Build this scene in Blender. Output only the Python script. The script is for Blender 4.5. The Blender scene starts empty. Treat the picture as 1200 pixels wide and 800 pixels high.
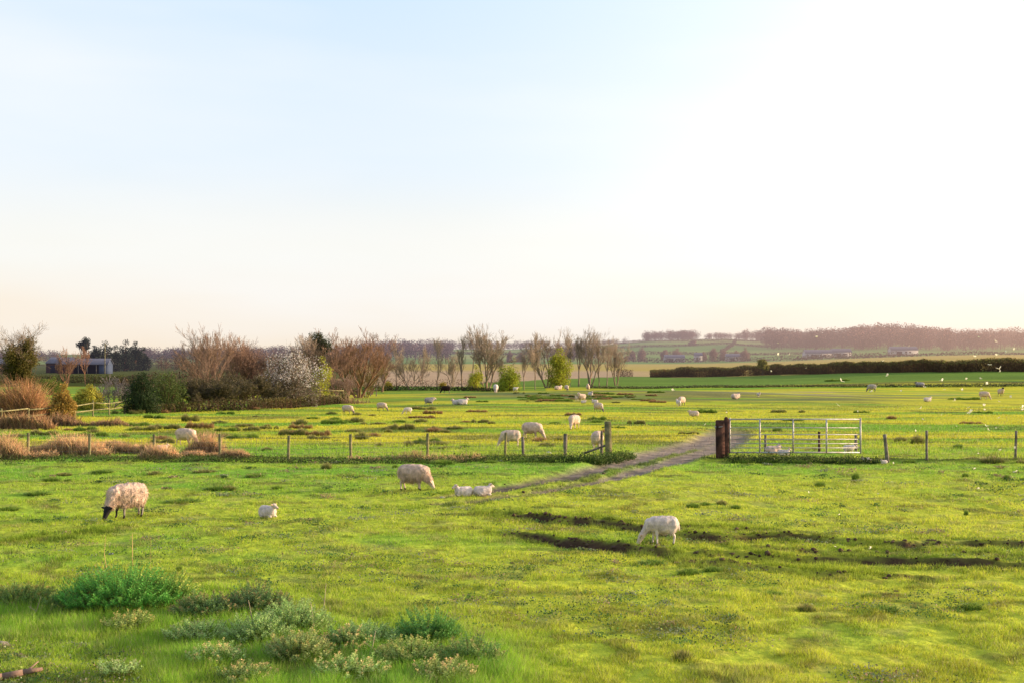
import bpy, math, random
import numpy as np
from mathutils import Vector, Matrix
R = math.radians
random.seed(7); rng = np.random.default_rng(7)
scene = bpy.context.scene
COL = scene.collection
FPX = 1450.0; CAMH = 3.6; HOR = 415.0
PITCH = math.atan((HOR - 400.0) / FPX)

# ------------------------------------------------------------------ noise
def _h(ix, iy, s):
    n = (ix.astype(np.int64) * 374761393 + iy.astype(np.int64) * 668265263 + s * 1442695041) & 0xffffffff
    n = ((n ^ (n >> 13)) * 1274126177) & 0xffffffff
    return ((n ^ (n >> 16)) & 0xffff) / 65535.0
def vn(x, y, s=0):
    x = np.asarray(x, float); y = np.asarray(y, float)
    ix = np.floor(x); iy = np.floor(y); fx = x - ix; fy = y - iy
    fx = fx * fx * (3 - 2 * fx); fy = fy * fy * (3 - 2 * fy)
    ix = ix.astype(np.int64); iy = iy.astype(np.int64)
    a = _h(ix, iy, s); b = _h(ix + 1, iy, s); c = _h(ix, iy + 1, s); d = _h(ix + 1, iy + 1, s)
    return (a + (b - a) * fx) * (1 - fy) + (c + (d - c) * fx) * fy      # 0..1
def fbm(x, y, s=0, o=4):
    t = 0; a = .5; f = 1.0
    for k in range(o):
        t = t + a * vn(x * f + 17.3 * k, y * f - 9.1 * k, s + k); a *= .5; f *= 2.03
    return t / (1 - .5 ** o)
def sstep(a, b, x):
    t = np.clip((np.asarray(x, float) - a) / (b - a), 0, 1); return t * t * (3 - 2 * t)
def bump(x, c, w): return np.exp(-((x - c) / w) ** 2)

# ------------------------------------------------------------------ terrain
PY = [0, 45, 66, 100, 130, 235, 350, 800, 1000]; PZ = [0, 0, -.7, -1.3, -1.7, -2.4, -2.5, -3.6, -3.2]
HP = [-900, 0, 120, 250, 400, 500, 600, 700, 760, 850, 950, 1050, 1110, 1200, 2200]
HT = [415, 415, 415, 414, 410, 409, 409, 405, 399, 397, 401, 396, 403, 399, 403]
def base_h(x, y):
    x = np.asarray(x, float); y = np.asarray(y, float)
    yy = np.maximum(y, 0)
    z = np.interp(yy, PY, PZ)
    z = (z + np.interp(yy - 5, PY, PZ) + np.interp(yy + 5, PY, PZ)) / 3
    ang = x / np.maximum(y, 5)
    z = z + sstep(.12, .40, ang) * np.interp(yy, [0, 200, 262, 350, 900, 1200], [0, 0, 2.8, 3.2, 6.8, 6.8])
    px = ang * FPX + 600
    H = CAMH + (HOR - np.interp(px, HP, HT)) / FPX * 1900
    z = z + sstep(900, 1950, yy) * (H - z) * 1.0
    # raised rough mound far out in the pasture
    z = z + .7 * bump(x, 14, 24) * bump(yy, 160, 20)
    return z
_T = np.concatenate([8 * 1.004 ** np.arange(1530)])
def _g0(px, py, hf=None):
    c, s = math.cos(PITCH), math.sin(PITCH)
    u = (px - 600) / FPX; v = (400 - py) / FPX
    d = np.array([u, c - v * s, s + v * c]); d = d / d[1]
    gap = CAMH + d[2] * _T - base_h(d[0] * _T, _T)
    k = np.nonzero(gap < 0)[0]
    if not len(k): t = 1500.0
    else:
        k = max(int(k[0]), 1); f = gap[k - 1] / (gap[k - 1] - gap[k]); t = _T[k - 1] + f * (_T[k] - _T[k - 1])
    z = float(base_h(np.array(d[0] * t), np.array(t)))
    if (hf is not None and hf is not base_h) and t < 150:
        for _ in range(3):
            z = float(H(np.array(d[0] * t), np.array(t))); t = t * .25 + .75 * (z - CAMH) / d[2]
    if hf is not None and hf is not base_h: z = float(H(np.array(d[0] * t), np.array(t)))
    return np.array([d[0] * t, t, z])
def poly(pts): return np.array([_g0(px, py, base_h)[:2] for px, py in pts])
RUTS = [poly([(555, 598), (640, 607), (700, 612), (770, 624), (850, 629), (930, 629), (1000, 636), (1060, 639), (1130, 636), (1210, 640), (1300, 646)]),
        poly([(570, 621), (640, 630), (700, 637), (760, 644), (840, 649), (920, 653), (1000, 655), (1100, 658), (1210, 664), (1300, 668)]),
        poly([(780, 655), (850, 660), (930, 668), (1000, 672), (1080, 676)]),
        poly([(600, 600), (690, 606), (760, 615), (850, 618), (930, 622)]), poly([(850, 640), (930, 643), (1010, 646), (1110, 648), (1210, 652)]), poly([(-60, 640), (0, 636), (60, 630), (110, 624), (150, 618)])]
TRACK = poly([(478, 588), (530, 585), (590, 578), (650, 567), (710, 553), (765, 539), (812, 526), (838, 517), (852, 508), (850, 498)])
GATE = _g0(930, 539, base_h); GY = GATE[1]
FENCE_L = poly([(-260, 537), (0, 537), (300, 538), (420, 540), (600, 537), (700, 538), (716, 538)])
FENCE_R = poly([(1010, 539), (1100, 541), (1250, 541), (1400, 541)])
def pdist(x, y, P):
    best = np.full(np.shape(x), 1e9); side = np.zeros(np.shape(x)); par = np.zeros(np.shape(x))
    for i in range(len(P) - 1):
        a, b = P[i], P[i + 1]; d = b - a; L = d @ d
        t = np.clip(((x - a[0]) * d[0] + (y - a[1]) * d[1]) / L, 0, 1)
        qx = a[0] + t * d[0]; qy = a[1] + t * d[1]
        D = np.hypot(x - qx, y - qy); m = D < best
        sg = np.sign(d[0] * (y - a[1]) - d[1] * (x - a[0]))
        side = np.where(m, sg, side); par = np.where(m, (i + t) / (len(P) - 1), par); best = np.where(m, D, best)
    return best, side, par
def masks(x, y):
    """soil (0..1), ditch, track"""
    soil = np.zeros(np.shape(x)); dz = np.zeros(np.shape(x))
    wob = .55 * (fbm(x * .8, y * .8, 31, 4) - .5)
    for k, P in enumerate(RUTS):
        d, s, t = pdist(x, y, P); d = d * s + wob
        amp = np.clip(fbm(x * .55, y * .55, 40 + k, 3) * 2.6 + .2, .55, 1) * sstep(0, .12, t) * (1 if k < 2 else .5)
        brk = sstep(.25, .6, fbm(x * 1.9, y * 1.9, 44 + k, 2))
        kk = amp * (.45 + .55 * brk) * (1 if k < 2 else .6); dz = dz - .11 * kk * np.exp(-((d + .20) / .20) ** 2) + .10 * kk * np.exp(-((d - .10) / .17) ** 2)
        soil = np.maximum(soil, np.clip(amp * 1.6, 0, 1) * np.exp(-((d + .07) / .19) ** 4) * (.45 + .55 * brk) * (1 if k < 2 else .8))
    d, s, t = pdist(x, y, TRACK); sd = d * s + wob * .8
    lane = np.interp(t, [0, .3, .6, 1], [.55, .65, .7, .5]); half = np.interp(t, [0, .2, .45, .7, .9, 1], [.18, .34, .58, .98, .85, .1])
    fade = sstep(0, .10, t) * (1 - sstep(.86, 1, t))
    tr = np.exp(-(np.abs(np.abs(sd) - lane) / half) ** 4) * fade
    tr = tr * sstep(.10, .36, fbm(x * 1.3, y * 1.3, 52, 3) + .35 * t)
    dz = dz - .10 * tr + .10 * np.exp(-((d - 1.5) / .3) ** 2) * fade * fbm(x, y, 3, 2)
    d1, s1, _ = pdist(x, y, FENCE_L); d2, s2, _ = pdist(x, y, FENCE_R)
    g = np.where((x > GATE[0] - 3.2) & (x < GATE[0] + 3.0), np.abs(y - GY), 99)
    df = np.minimum(np.minimum(d1, d2), g)
    ins = (y < 80) * 1.0
    dn = df + .35 * (fbm(x * .9, y * .9, 61, 3) - .5)
    dit = np.exp(-(dn / .42) ** 2) * ins * (1 - np.clip(tr * 2, 0, 1))
    dz = dz + .10 * dit + soil * .09 * (vn(x * 5.5, y * 5.5, 65) - .5)
    return soil, dit, tr, dz
def H(x, y, micro=True):
    z = base_h(x, y)
    fade = 1 - sstep(60, 160, y)
    z = z + (.10 * (fbm(x * .16, y * .22, 1, 3) - .5) + .065 * (fbm(x * 1.3, y * 1.3, 5, 4) - .5) + .035 * (vn(x * 4.1, y * 4.1, 8) - .5)) * fade
    z = z + .5 * (fbm(x * .04, y * .08, 9, 4) - .5) * sstep(50, 90, y) * (1 - sstep(500, 800, y))
    s, d, t, dz = masks(x, y)
    return z + dz
def G(px, py): return _g0(px, py, H)
def hz(x, y): return float(H(np.array(float(x)), np.array(float(y))))

# ------------------------------------------------------------------ node helpers / materials
def N(nt, t, **kw):
    n = nt.nodes.new(t)
    for k, v in kw.items(): setattr(n, k, v)
    return n
def mth(nt, op, a, b=None, c=None):
    n = N(nt, 'ShaderNodeMath', operation=op)
    for i, v in enumerate((a, b, c)):
        if v is None: continue
        if isinstance(v, (int, float)): n.inputs[i].default_value = v
        else: nt.links.new(v, n.inputs[i])
    return n.outputs[0]
def mixc(nt, f, a, b, mode='MIX'):
    n = N(nt, 'ShaderNodeMix', data_type='RGBA', blend_type=mode)
    for s, v in ((n.inputs[0], f), (n.inputs[6], a), (n.inputs[7], b)):
        if isinstance(v, (int, float)): s.default_value = v
        elif isinstance(v, tuple): s.default_value = (*v, 1) if len(v) == 3 else v
        else: nt.links.new(v, s)
    return n.outputs[2]
HAZE = None
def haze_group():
    """painted air haze: mixes glowing haze colour into surfaces by distance from the origin"""
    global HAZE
    g = bpy.data.node_groups.new('painted_haze', 'ShaderNodeTree'); HAZE = g
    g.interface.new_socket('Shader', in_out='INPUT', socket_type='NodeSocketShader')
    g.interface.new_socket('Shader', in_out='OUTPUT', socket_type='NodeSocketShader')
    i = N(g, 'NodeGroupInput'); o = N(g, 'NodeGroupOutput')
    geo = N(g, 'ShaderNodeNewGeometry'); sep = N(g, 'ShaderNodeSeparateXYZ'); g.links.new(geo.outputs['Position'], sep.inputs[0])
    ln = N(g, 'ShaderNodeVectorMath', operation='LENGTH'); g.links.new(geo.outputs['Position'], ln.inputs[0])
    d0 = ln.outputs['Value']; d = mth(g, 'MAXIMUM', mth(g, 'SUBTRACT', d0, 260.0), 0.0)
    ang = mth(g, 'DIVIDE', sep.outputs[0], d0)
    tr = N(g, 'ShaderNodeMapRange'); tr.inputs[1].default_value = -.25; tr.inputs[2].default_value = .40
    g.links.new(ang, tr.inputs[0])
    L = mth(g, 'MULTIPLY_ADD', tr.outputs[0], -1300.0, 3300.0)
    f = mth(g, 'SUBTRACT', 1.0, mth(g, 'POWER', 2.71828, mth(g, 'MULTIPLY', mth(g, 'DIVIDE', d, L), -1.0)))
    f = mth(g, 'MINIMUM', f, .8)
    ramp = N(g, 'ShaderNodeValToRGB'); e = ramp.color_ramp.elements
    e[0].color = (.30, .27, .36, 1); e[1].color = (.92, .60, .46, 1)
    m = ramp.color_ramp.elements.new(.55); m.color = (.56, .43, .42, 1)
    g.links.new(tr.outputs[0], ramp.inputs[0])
    em = N(g, 'ShaderNodeEmission'); g.links.new(ramp.outputs[0], em.inputs[0])  # haze painted as emission on the surfaces, no volume in the air
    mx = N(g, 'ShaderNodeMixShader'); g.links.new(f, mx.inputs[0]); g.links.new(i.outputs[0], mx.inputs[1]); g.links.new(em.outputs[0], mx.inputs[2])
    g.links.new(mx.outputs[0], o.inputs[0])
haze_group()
def mat(name, color=None, rough=.9, trans=0.0, nscale=None, namt=.3, bscale=None, bamt=.3, bdist=.02, metal=0.0, haze=True, spec=.15, objvar=0.0, dark=None, dscale=3.0):
    m = bpy.data.materials.new(name); m.use_nodes = True; nt = m.node_tree; nt.nodes.clear()
    out = N(nt, 'ShaderNodeOutputMaterial'); p = N(nt, 'ShaderNodeBsdfPrincipled')
    p.inputs['Roughness'].default_value = rough; p.inputs['Metallic'].default_value = metal
    p.inputs['Specular IOR Level'].default_value = spec
    if color is None:
        a = N(nt, 'ShaderNodeVertexColor', layer_name='col'); c = a.outputs[0]
    else:
        a = N(nt, 'ShaderNodeRGB'); a.outputs[0].default_value = (*color, 1); c = a.outputs[0]
    tc = N(nt, 'ShaderNodeTexCoord')
    if dark:
        n = N(nt, 'ShaderNodeTexNoise'); n.inputs['Scale'].default_value = dscale; n.inputs['Detail'].default_value = 6
        nt.links.new(tc.outputs['Object'], n.inputs['Vector'])
        r = N(nt, 'ShaderNodeMapRange'); r.inputs[1].default_value = .42; r.inputs[2].default_value = .62
        nt.links.new(n.outputs[0], r.inputs[0]); c = mixc(nt, r.outputs[0], c, dark)
    if nscale:
        n = N(nt, 'ShaderNodeTexNoise'); n.inputs['Scale'].default_value = nscale; n.inputs['Detail'].default_value = 5; n.inputs['Roughness'].default_value = .7
        nt.links.new(tc.outputs['Object'], n.inputs['Vector'])
        r = N(nt, 'ShaderNodeMapRange'); r.inputs[1].default_value = .3; r.inputs[2].default_value = .7
        r.inputs[3].default_value = 1 - namt; r.inputs[4].default_value = 1 + namt
        nt.links.new(n.outputs[0], r.inputs[0])
        v = N(nt, 'ShaderNodeVectorMath', operation='SCALE'); nt.links.new(c, v.inputs[0]); nt.links.new(r.outputs[0], v.inputs['Scale']); c = v.outputs[0]
    if objvar:
        oi = N(nt, 'ShaderNodeObjectInfo'); r = N(nt, 'ShaderNodeMapRange'); r.inputs[3].default_value = 1 - objvar; r.inputs[4].default_value = 1 + objvar
        nt.links.new(oi.outputs['Random'], r.inputs[0])
        v = N(nt, 'ShaderNodeVectorMath', operation='SCALE'); nt.links.new(c, v.inputs[0]); nt.links.new(r.outputs[0], v.inputs['Scale']); c = v.outputs[0]
    nt.links.new(c, p.inputs['Base Color'])
    if bscale:
        n = N(nt, 'ShaderNodeTexNoise'); n.inputs['Scale'].default_value = bscale; n.inputs['Detail'].default_value = 6
        nt.links.new(tc.outputs['Object'], n.inputs['Vector'])
        b = N(nt, 'ShaderNodeBump'); b.inputs['Strength'].default_value = bamt; b.inputs['Distance'].default_value = bdist
        nt.links.new(n.outputs[0], b.inputs['Height']); nt.links.new(b.outputs[0], p.inputs['Normal'])
    sh = p.outputs[0]
    if trans:
        t = N(nt, 'ShaderNodeBsdfTranslucent'); nt.links.new(c, t.inputs[0])
        mx = N(nt, 'ShaderNodeMixShader'); mx.inputs[0].default_value = trans
        nt.links.new(sh, mx.inputs[1]); nt.links.new(t.outputs[0], mx.inputs[2]); sh = mx.outputs[0]
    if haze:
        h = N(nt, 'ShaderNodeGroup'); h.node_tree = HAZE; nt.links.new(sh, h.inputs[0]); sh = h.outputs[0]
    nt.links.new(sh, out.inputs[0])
    return m
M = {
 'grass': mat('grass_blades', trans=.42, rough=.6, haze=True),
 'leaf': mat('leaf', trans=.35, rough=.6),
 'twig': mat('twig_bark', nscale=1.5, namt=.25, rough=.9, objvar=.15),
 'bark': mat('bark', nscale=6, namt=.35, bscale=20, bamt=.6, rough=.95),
 'wool': mat('wool', nscale=14, namt=.16, bscale=45, bamt=.7, bdist=.02, trans=.10, rough=1, spec=.05, haze=False),
 'skin': mat('sheep_skin', nscale=20, namt=.15, bscale=60, bamt=.3, bdist=.006, rough=.8, haze=False),
 'eye': mat('eye', (.01, .008, .006), rough=.2, spec=.5, haze=False),
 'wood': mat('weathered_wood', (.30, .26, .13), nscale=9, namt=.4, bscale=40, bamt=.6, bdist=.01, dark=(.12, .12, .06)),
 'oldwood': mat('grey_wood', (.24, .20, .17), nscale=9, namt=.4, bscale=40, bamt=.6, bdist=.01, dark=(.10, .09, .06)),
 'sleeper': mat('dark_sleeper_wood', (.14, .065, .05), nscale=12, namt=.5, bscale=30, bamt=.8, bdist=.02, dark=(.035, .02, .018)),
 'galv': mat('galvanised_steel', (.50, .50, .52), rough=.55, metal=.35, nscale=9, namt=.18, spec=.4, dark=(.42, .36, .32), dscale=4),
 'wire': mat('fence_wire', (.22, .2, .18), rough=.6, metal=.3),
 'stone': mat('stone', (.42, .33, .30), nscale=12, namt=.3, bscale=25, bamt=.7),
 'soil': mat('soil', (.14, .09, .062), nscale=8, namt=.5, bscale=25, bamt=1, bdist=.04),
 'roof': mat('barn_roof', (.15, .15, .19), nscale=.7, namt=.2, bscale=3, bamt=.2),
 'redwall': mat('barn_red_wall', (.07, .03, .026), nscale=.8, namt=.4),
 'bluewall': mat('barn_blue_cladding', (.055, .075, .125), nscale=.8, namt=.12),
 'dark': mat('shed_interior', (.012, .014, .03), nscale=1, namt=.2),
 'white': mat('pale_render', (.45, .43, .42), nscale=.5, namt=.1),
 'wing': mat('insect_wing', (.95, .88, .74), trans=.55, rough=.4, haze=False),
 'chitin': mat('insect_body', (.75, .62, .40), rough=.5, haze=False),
}

# ------------------------------------------------------------------ object helpers
def tag(o, label=None, cat=None, group=None, kind=None):
    if label: o['label'] = label
    if cat: o['category'] = cat
    if group: o['group'] = group
    if kind: o['kind'] = kind
    return o
def empty(name, loc, rz=0, **k):
    o = bpy.data.objects.new(name, None); COL.objects.link(o); o.location = loc; o.rotation_euler = (0, 0, rz); o.empty_display_size = .2
    return tag(o, **k)
def mesh_np(name, V, F, cols=None, smooth=False):
    """V (n,3); F (m,k) int array or list of such arrays; cols (n,3)"""
    me = bpy.data.meshes.new(name)
    V = np.ascontiguousarray(V, dtype=np.float32)
    Fs = F if isinstance(F, list) else [F]
    Fs = [np.asarray(f, dtype=np.int32) for f in Fs if len(f)]
    loops = np.concatenate([f.ravel() for f in Fs]); tot = np.concatenate([np.full(len(f), f.shape[1], np.int32) for f in Fs])
    st = np.concatenate([[0], np.cumsum(tot)[:-1]]).astype(np.int32)
    me.vertices.add(len(V)); me.vertices.foreach_set('co', V.ravel())
    me.loops.add(len(loops)); me.loops.foreach_set('vertex_index', loops)
    me.polygons.add(len(tot)); me.polygons.foreach_set('loop_start', st); me.polygons.foreach_set('loop_total', tot)
    if smooth: me.polygons.foreach_set('use_smooth', np.ones(len(tot), bool))
    if cols is not None:
        a = me.color_attributes.new('col', 'FLOAT_COLOR', 'POINT')
        c = np.ones((len(V), 4), np.float32); c[:, :3] = cols; a.data.foreach_set('color', c.ravel())
    me.update(); me.validate(); return me
def link(name, me, m, parent=None, loc=None, **k):
    o = bpy.data.objects.new(name, me); COL.objects.link(o)
    if m is not None and not me.materials: me.materials.append(m)
    if parent: o.parent = parent
    if loc is not None: o.location = loc
    return tag(o, **k)
def dup(root, loc, rz, sc=1.0, **k):
    r = root.copy(); COL.objects.link(r); r.location = loc; r.rotation_euler = (0, 0, rz); r.scale = (sc, sc, sc) if isinstance(sc, (int, float)) else sc
    for key in ('label', 'category', 'group'):
        if key in k: r[key] = k[key]
    for ch in list(root.children):
        c = ch.copy(); COL.objects.link(c); c.parent = r
        for g in list(ch.children):
            d = g.copy(); COL.objects.link(d); d.parent = c
    return r
class MB:
    def __init__(s): s.V = []; s.F4 = []; s.F3 = []; s.n = 0; s.C = []
    def add(s, V, F, col=(1, 1, 1)):
        V = np.asarray(V, float); F = np.asarray(F, int) + s.n
        (s.F4 if F.shape[1] == 4 else s.F3).append(F); s.V.append(V); s.n += len(V)
        c = np.asarray(col, float); s.C.append(np.tile(c, (len(V), 1)) if c.ndim == 1 else c)
    def box(s, c, size, rot=None, col=(1, 1, 1), bev=0.0):
        x, y, z = [k / 2 for k in size]
        if bev > 0:
            b = bev; P = []
            for zz, ii in ((-z, b), (-z + b, 0), (z - b, 0), (z, b)):
                P += [(-x + ii, -y + ii, zz), (x - ii, -y + ii, zz), (x - ii, y - ii, zz), (-x + ii, y - ii, zz)]
            F = [(3, 2, 1, 0), (12, 13, 14, 15)]
            for r in range(3):
                for k in range(4): F.append((r * 4 + k, r * 4 + (k + 1) % 4, r * 4 + 4 + (k + 1) % 4, r * 4 + 4 + k))
            V = np.array(P)
        else:
            V = np.array([(-x, -y, -z), (x, -y, -z), (x, y, -z), (-x, y, -z), (-x, -y, z), (x, -y, z), (x, y, z), (-x, y, z)])
            F = [(3, 2, 1, 0), (4, 5, 6, 7), (0, 1, 5, 4), (1, 2, 6, 5), (2, 3, 7, 6), (3, 0, 4, 7)]
        if rot is not None: V = V @ np.array(rot.to_3x3()).T
        s.add(V + np.array(c), F, col)
    def tubes(s, segs, k=5, col=(1, 1, 1), cap=False):
        """segs (n,8): p0 p1 r0 r1"""
        S = np.asarray(segs, float); n = len(S)
        if n == 0: return
        a, b, r0, r1 = S[:, 0:3], S[:, 3:6], S[:, 6], S[:, 7]
        d = b - a; d = d / np.maximum(np.linalg.norm(d, axis=1, keepdims=True), 1e-9)
        up = np.where(np.abs(d[:, 2:3]) > .9, np.array([[1., 0, 0]]), np.array([[0, 0, 1.]]))
        u = np.cross(d, up); u /= np.linalg.norm(u, axis=1, keepdims=True); w = np.cross(d, u)
        an = np.arange(k) / k * 2 * np.pi
        ring = u[:, None, :] * np.cos(an)[None, :, None] + w[:, None, :] * np.sin(an)[None, :, None]
        V = np.concatenate([a[:, None] + ring * r0[:, None, None], b[:, None] + ring * r1[:, None, None]], 1).reshape(-1, 3)
        base = (np.arange(n) * 2 * k)[:, None, None]; j = np.arange(k)
        q = np.stack([j, (j + 1) % k, (j + 1) % k + k, j + k], 1)[None]
        F = (base + q).reshape(-1, 4)
        c = np.asarray(col, float)
        if c.ndim == 2: c = np.repeat(c, 2 * k, 0)
        s.add(V, F, c)
        if cap:
            for t in range(n):
                o = t * 2 * k - n * 2 * k
                s.F3.append(np.array([[s.n + o, s.n + o + i + 1, s.n + o + i] for i in range(1, k - 1)]))
                s.F3.append(np.array([[s.n + o + k, s.n + o + k + i, s.n + o + k + i + 1] for i in range(1, k - 1)]))
    def leaves(s, C, size, col, aspect=1.0, up=0.0, tri=False):
        """random little leaf quads; size (n,) col (n,3)"""
        C = np.asarray(C, float); n = len(C); size = np.broadcast_to(np.asarray(size, float), (n,))
        nr = rng.normal(size=(n, 3)); nr[:, 2] += up; nr /= np.linalg.norm(nr, axis=1, keepdims=True)
        t = np.cross(nr, rng.normal(size=(n, 3))); t /= np.maximum(np.linalg.norm(t, axis=1, keepdims=True), 1e-9); b = np.cross(nr, t)
        h = size[:, None] / 2
        V = np.stack([C - t * h, C - b * h * aspect * .6, C + t * h, C + b * h * aspect * .6], 1).reshape(-1, 3)
        F = (np.arange(n) * 4)[:, None] + np.arange(4)[None]
        c = np.asarray(col, float)
        if c.ndim == 2: c = np.repeat(c, 4, 0)
        s.add(V, F, c)
    def mesh(s, name, smooth=False):
        F = []
        if s.F4: F.append(np.concatenate(s.F4))
        if s.F3: F.append(np.concatenate(s.F3))
        return mesh_np(name, np.concatenate(s.V), F, np.concatenate(s.C), smooth)
    def obj(s, name, m, parent=None, loc=None, smooth=False, **k): return link(name, s.mesh(name, smooth), m, parent, loc, **k)
def cv(base, n, v=.25, hue=.1):
    """n colours scattered about a base"""
    b = np.array(base)[None] * (1 + rng.uniform(-v, v, (n, 1))) * (1 + rng.uniform(-hue, hue, (n, 3)))
    return np.clip(b, 0, 1)

# ------------------------------------------------------------------ camera, light, sky
cam = bpy.data.cameras.new('camera'); co = bpy.data.objects.new('camera', cam); COL.objects.link(co)
cam.sensor_width = 36; cam.lens = FPX / 1200 * 36; cam.clip_end = 9000; cam.clip_start = .1
co.location = (0, 0, CAMH); co.rotation_euler = (math.pi / 2 + PITCH, 0, 0); scene.camera = co
SEL, SAZ = R(10), R(78)
sd = Vector((math.sin(SAZ) * math.cos(SEL), math.cos(SAZ) * math.cos(SEL), math.sin(SEL)))
sl = bpy.data.lights.new('sun', 'SUN'); sl.energy = 8.0; sl.angle = R(.6); sl.color = (1, .74, .47)
so = bpy.data.objects.new('sun', sl); COL.objects.link(so); so.rotation_euler = sd.to_track_quat('Z', 'Y').to_euler(); so.location = (60, 20, 30)
w = bpy.data.worlds.new('World'); scene.world = w; w.use_nodes = True; nt = w.node_tree; nt.nodes.clear()
wo = N(nt, 'ShaderNodeOutputWorld'); bg = N(nt, 'ShaderNodeBackground'); nt.links.new(bg.outputs[0], wo.inputs[0])
sky = N(nt, 'ShaderNodeTexSky', sky_type='NISHITA'); sky.sun_disc = False; sky.sun_elevation = SEL; sky.sun_rotation = SAZ
sky.air_density = 1.0; sky.dust_density = 2.0
tc = N(nt, 'ShaderNodeTexCoord'); sep = N(nt, 'ShaderNodeSeparateXYZ'); nt.links.new(tc.outputs['Generated'], sep.inputs[0])
el = sep.outputs[2]
dot = N(nt, 'ShaderNodeVectorMath', operation='DOT_PRODUCT'); nt.links.new(tc.outputs['Generated'], dot.inputs[0]); dot.inputs[1].default_value = sd
rp = N(nt, 'ShaderNodeValToRGB'); nt.links.new(el, rp.inputs[0]); rp.color_ramp.interpolation = 'EASE'
E = rp.color_ramp.elements
E[0].position = 0.0; E[0].color = (.94, .77, .57, 1); E[1].position = 1.0; E[1].color = (.20, .30, .52, 1)
for p_, c_ in ((.03, (.95, .82, .66, 1)), (.08, (.93, .92, .87, 1)), (.16, (.80, .89, .975, 1)), (.30, (.66, .82, 1.0, 1)), (.42, (.58, .74, .98, 1)), (.65, (.36, .50, .80, 1))):
    e = rp.color_ramp.elements.new(p_); e.color = c_
gl = N(nt, 'ShaderNodeMapRange'); gl.inputs[1].default_value = .10; gl.inputs[2].default_value = 1.0; nt.links.new(dot.outputs['Value'], gl.inputs[0])
g2 = mth(nt, 'POWER', gl.outputs[0], 1.9)
n = N(nt, 'ShaderNodeTexNoise'); n.inputs['Scale'].default_value = 1.6; n.inputs['Detail'].default_value = 4
mp = N(nt, 'ShaderNodeMapping'); mp.inputs['Scale'].default_value = (1, 1, 5); mp.inputs['Rotation'].default_value = (.25, .1, 0)
nt.links.new(tc.outputs['Generated'], mp.inputs[0]); nt.links.new(mp.outputs[0], n.inputs['Vector'])
cl = N(nt, 'ShaderNodeMapRange'); cl.inputs[1].default_value = .45; cl.inputs[2].default_value = .75; cl.inputs[4].default_value = .75; nt.links.new(n.outputs[0], cl.inputs[0])
c0 = mixc(nt, cl.outputs[0], rp.outputs[0], (.96, .97, .98))
lo = N(nt, 'ShaderNodeMapRange'); lo.inputs[2].default_value = .075; nt.links.new(el, lo.inputs[0])
c1 = mixc(nt, g2, c0, mixc(nt, lo.outputs[0], (1.35, .93, .68), (2.3, 2.08, 1.7)))
nsc = N(nt, 'ShaderNodeVectorMath', operation='SCALE'); nt.links.new(sky.outputs[0], nsc.inputs[0]); nsc.inputs['Scale'].default_value = .012
ad = N(nt, 'ShaderNodeVectorMath', operation='ADD'); nt.links.new(c1, ad.inputs[0]); nt.links.new(nsc.outputs[0], ad.inputs[1])
bk = N(nt, 'ShaderNodeMapRange'); bk.inputs[1].default_value = -.5; bk.inputs[2].default_value = .55; bk.inputs[3].default_value = .80; nt.links.new(sep.outputs[1], bk.inputs[0])
as_ = N(nt, 'ShaderNodeVectorMath', operation='SCALE'); nt.links.new(ad.outputs[0], as_.inputs[0]); nt.links.new(bk.outputs[0], as_.inputs['Scale']); nt.links.new(as_.outputs[0], bg.inputs[0]); bg.inputs[1].default_value = 1.0
scene.view_settings.view_transform = 'Standard'; scene.view_settings.look = 'None'; scene.view_settings.exposure = 0
scene.render.engine = 'CYCLES'; scene.cycles.max_bounces = 6; scene.cycles.transparent_max_bounces = 4

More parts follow.
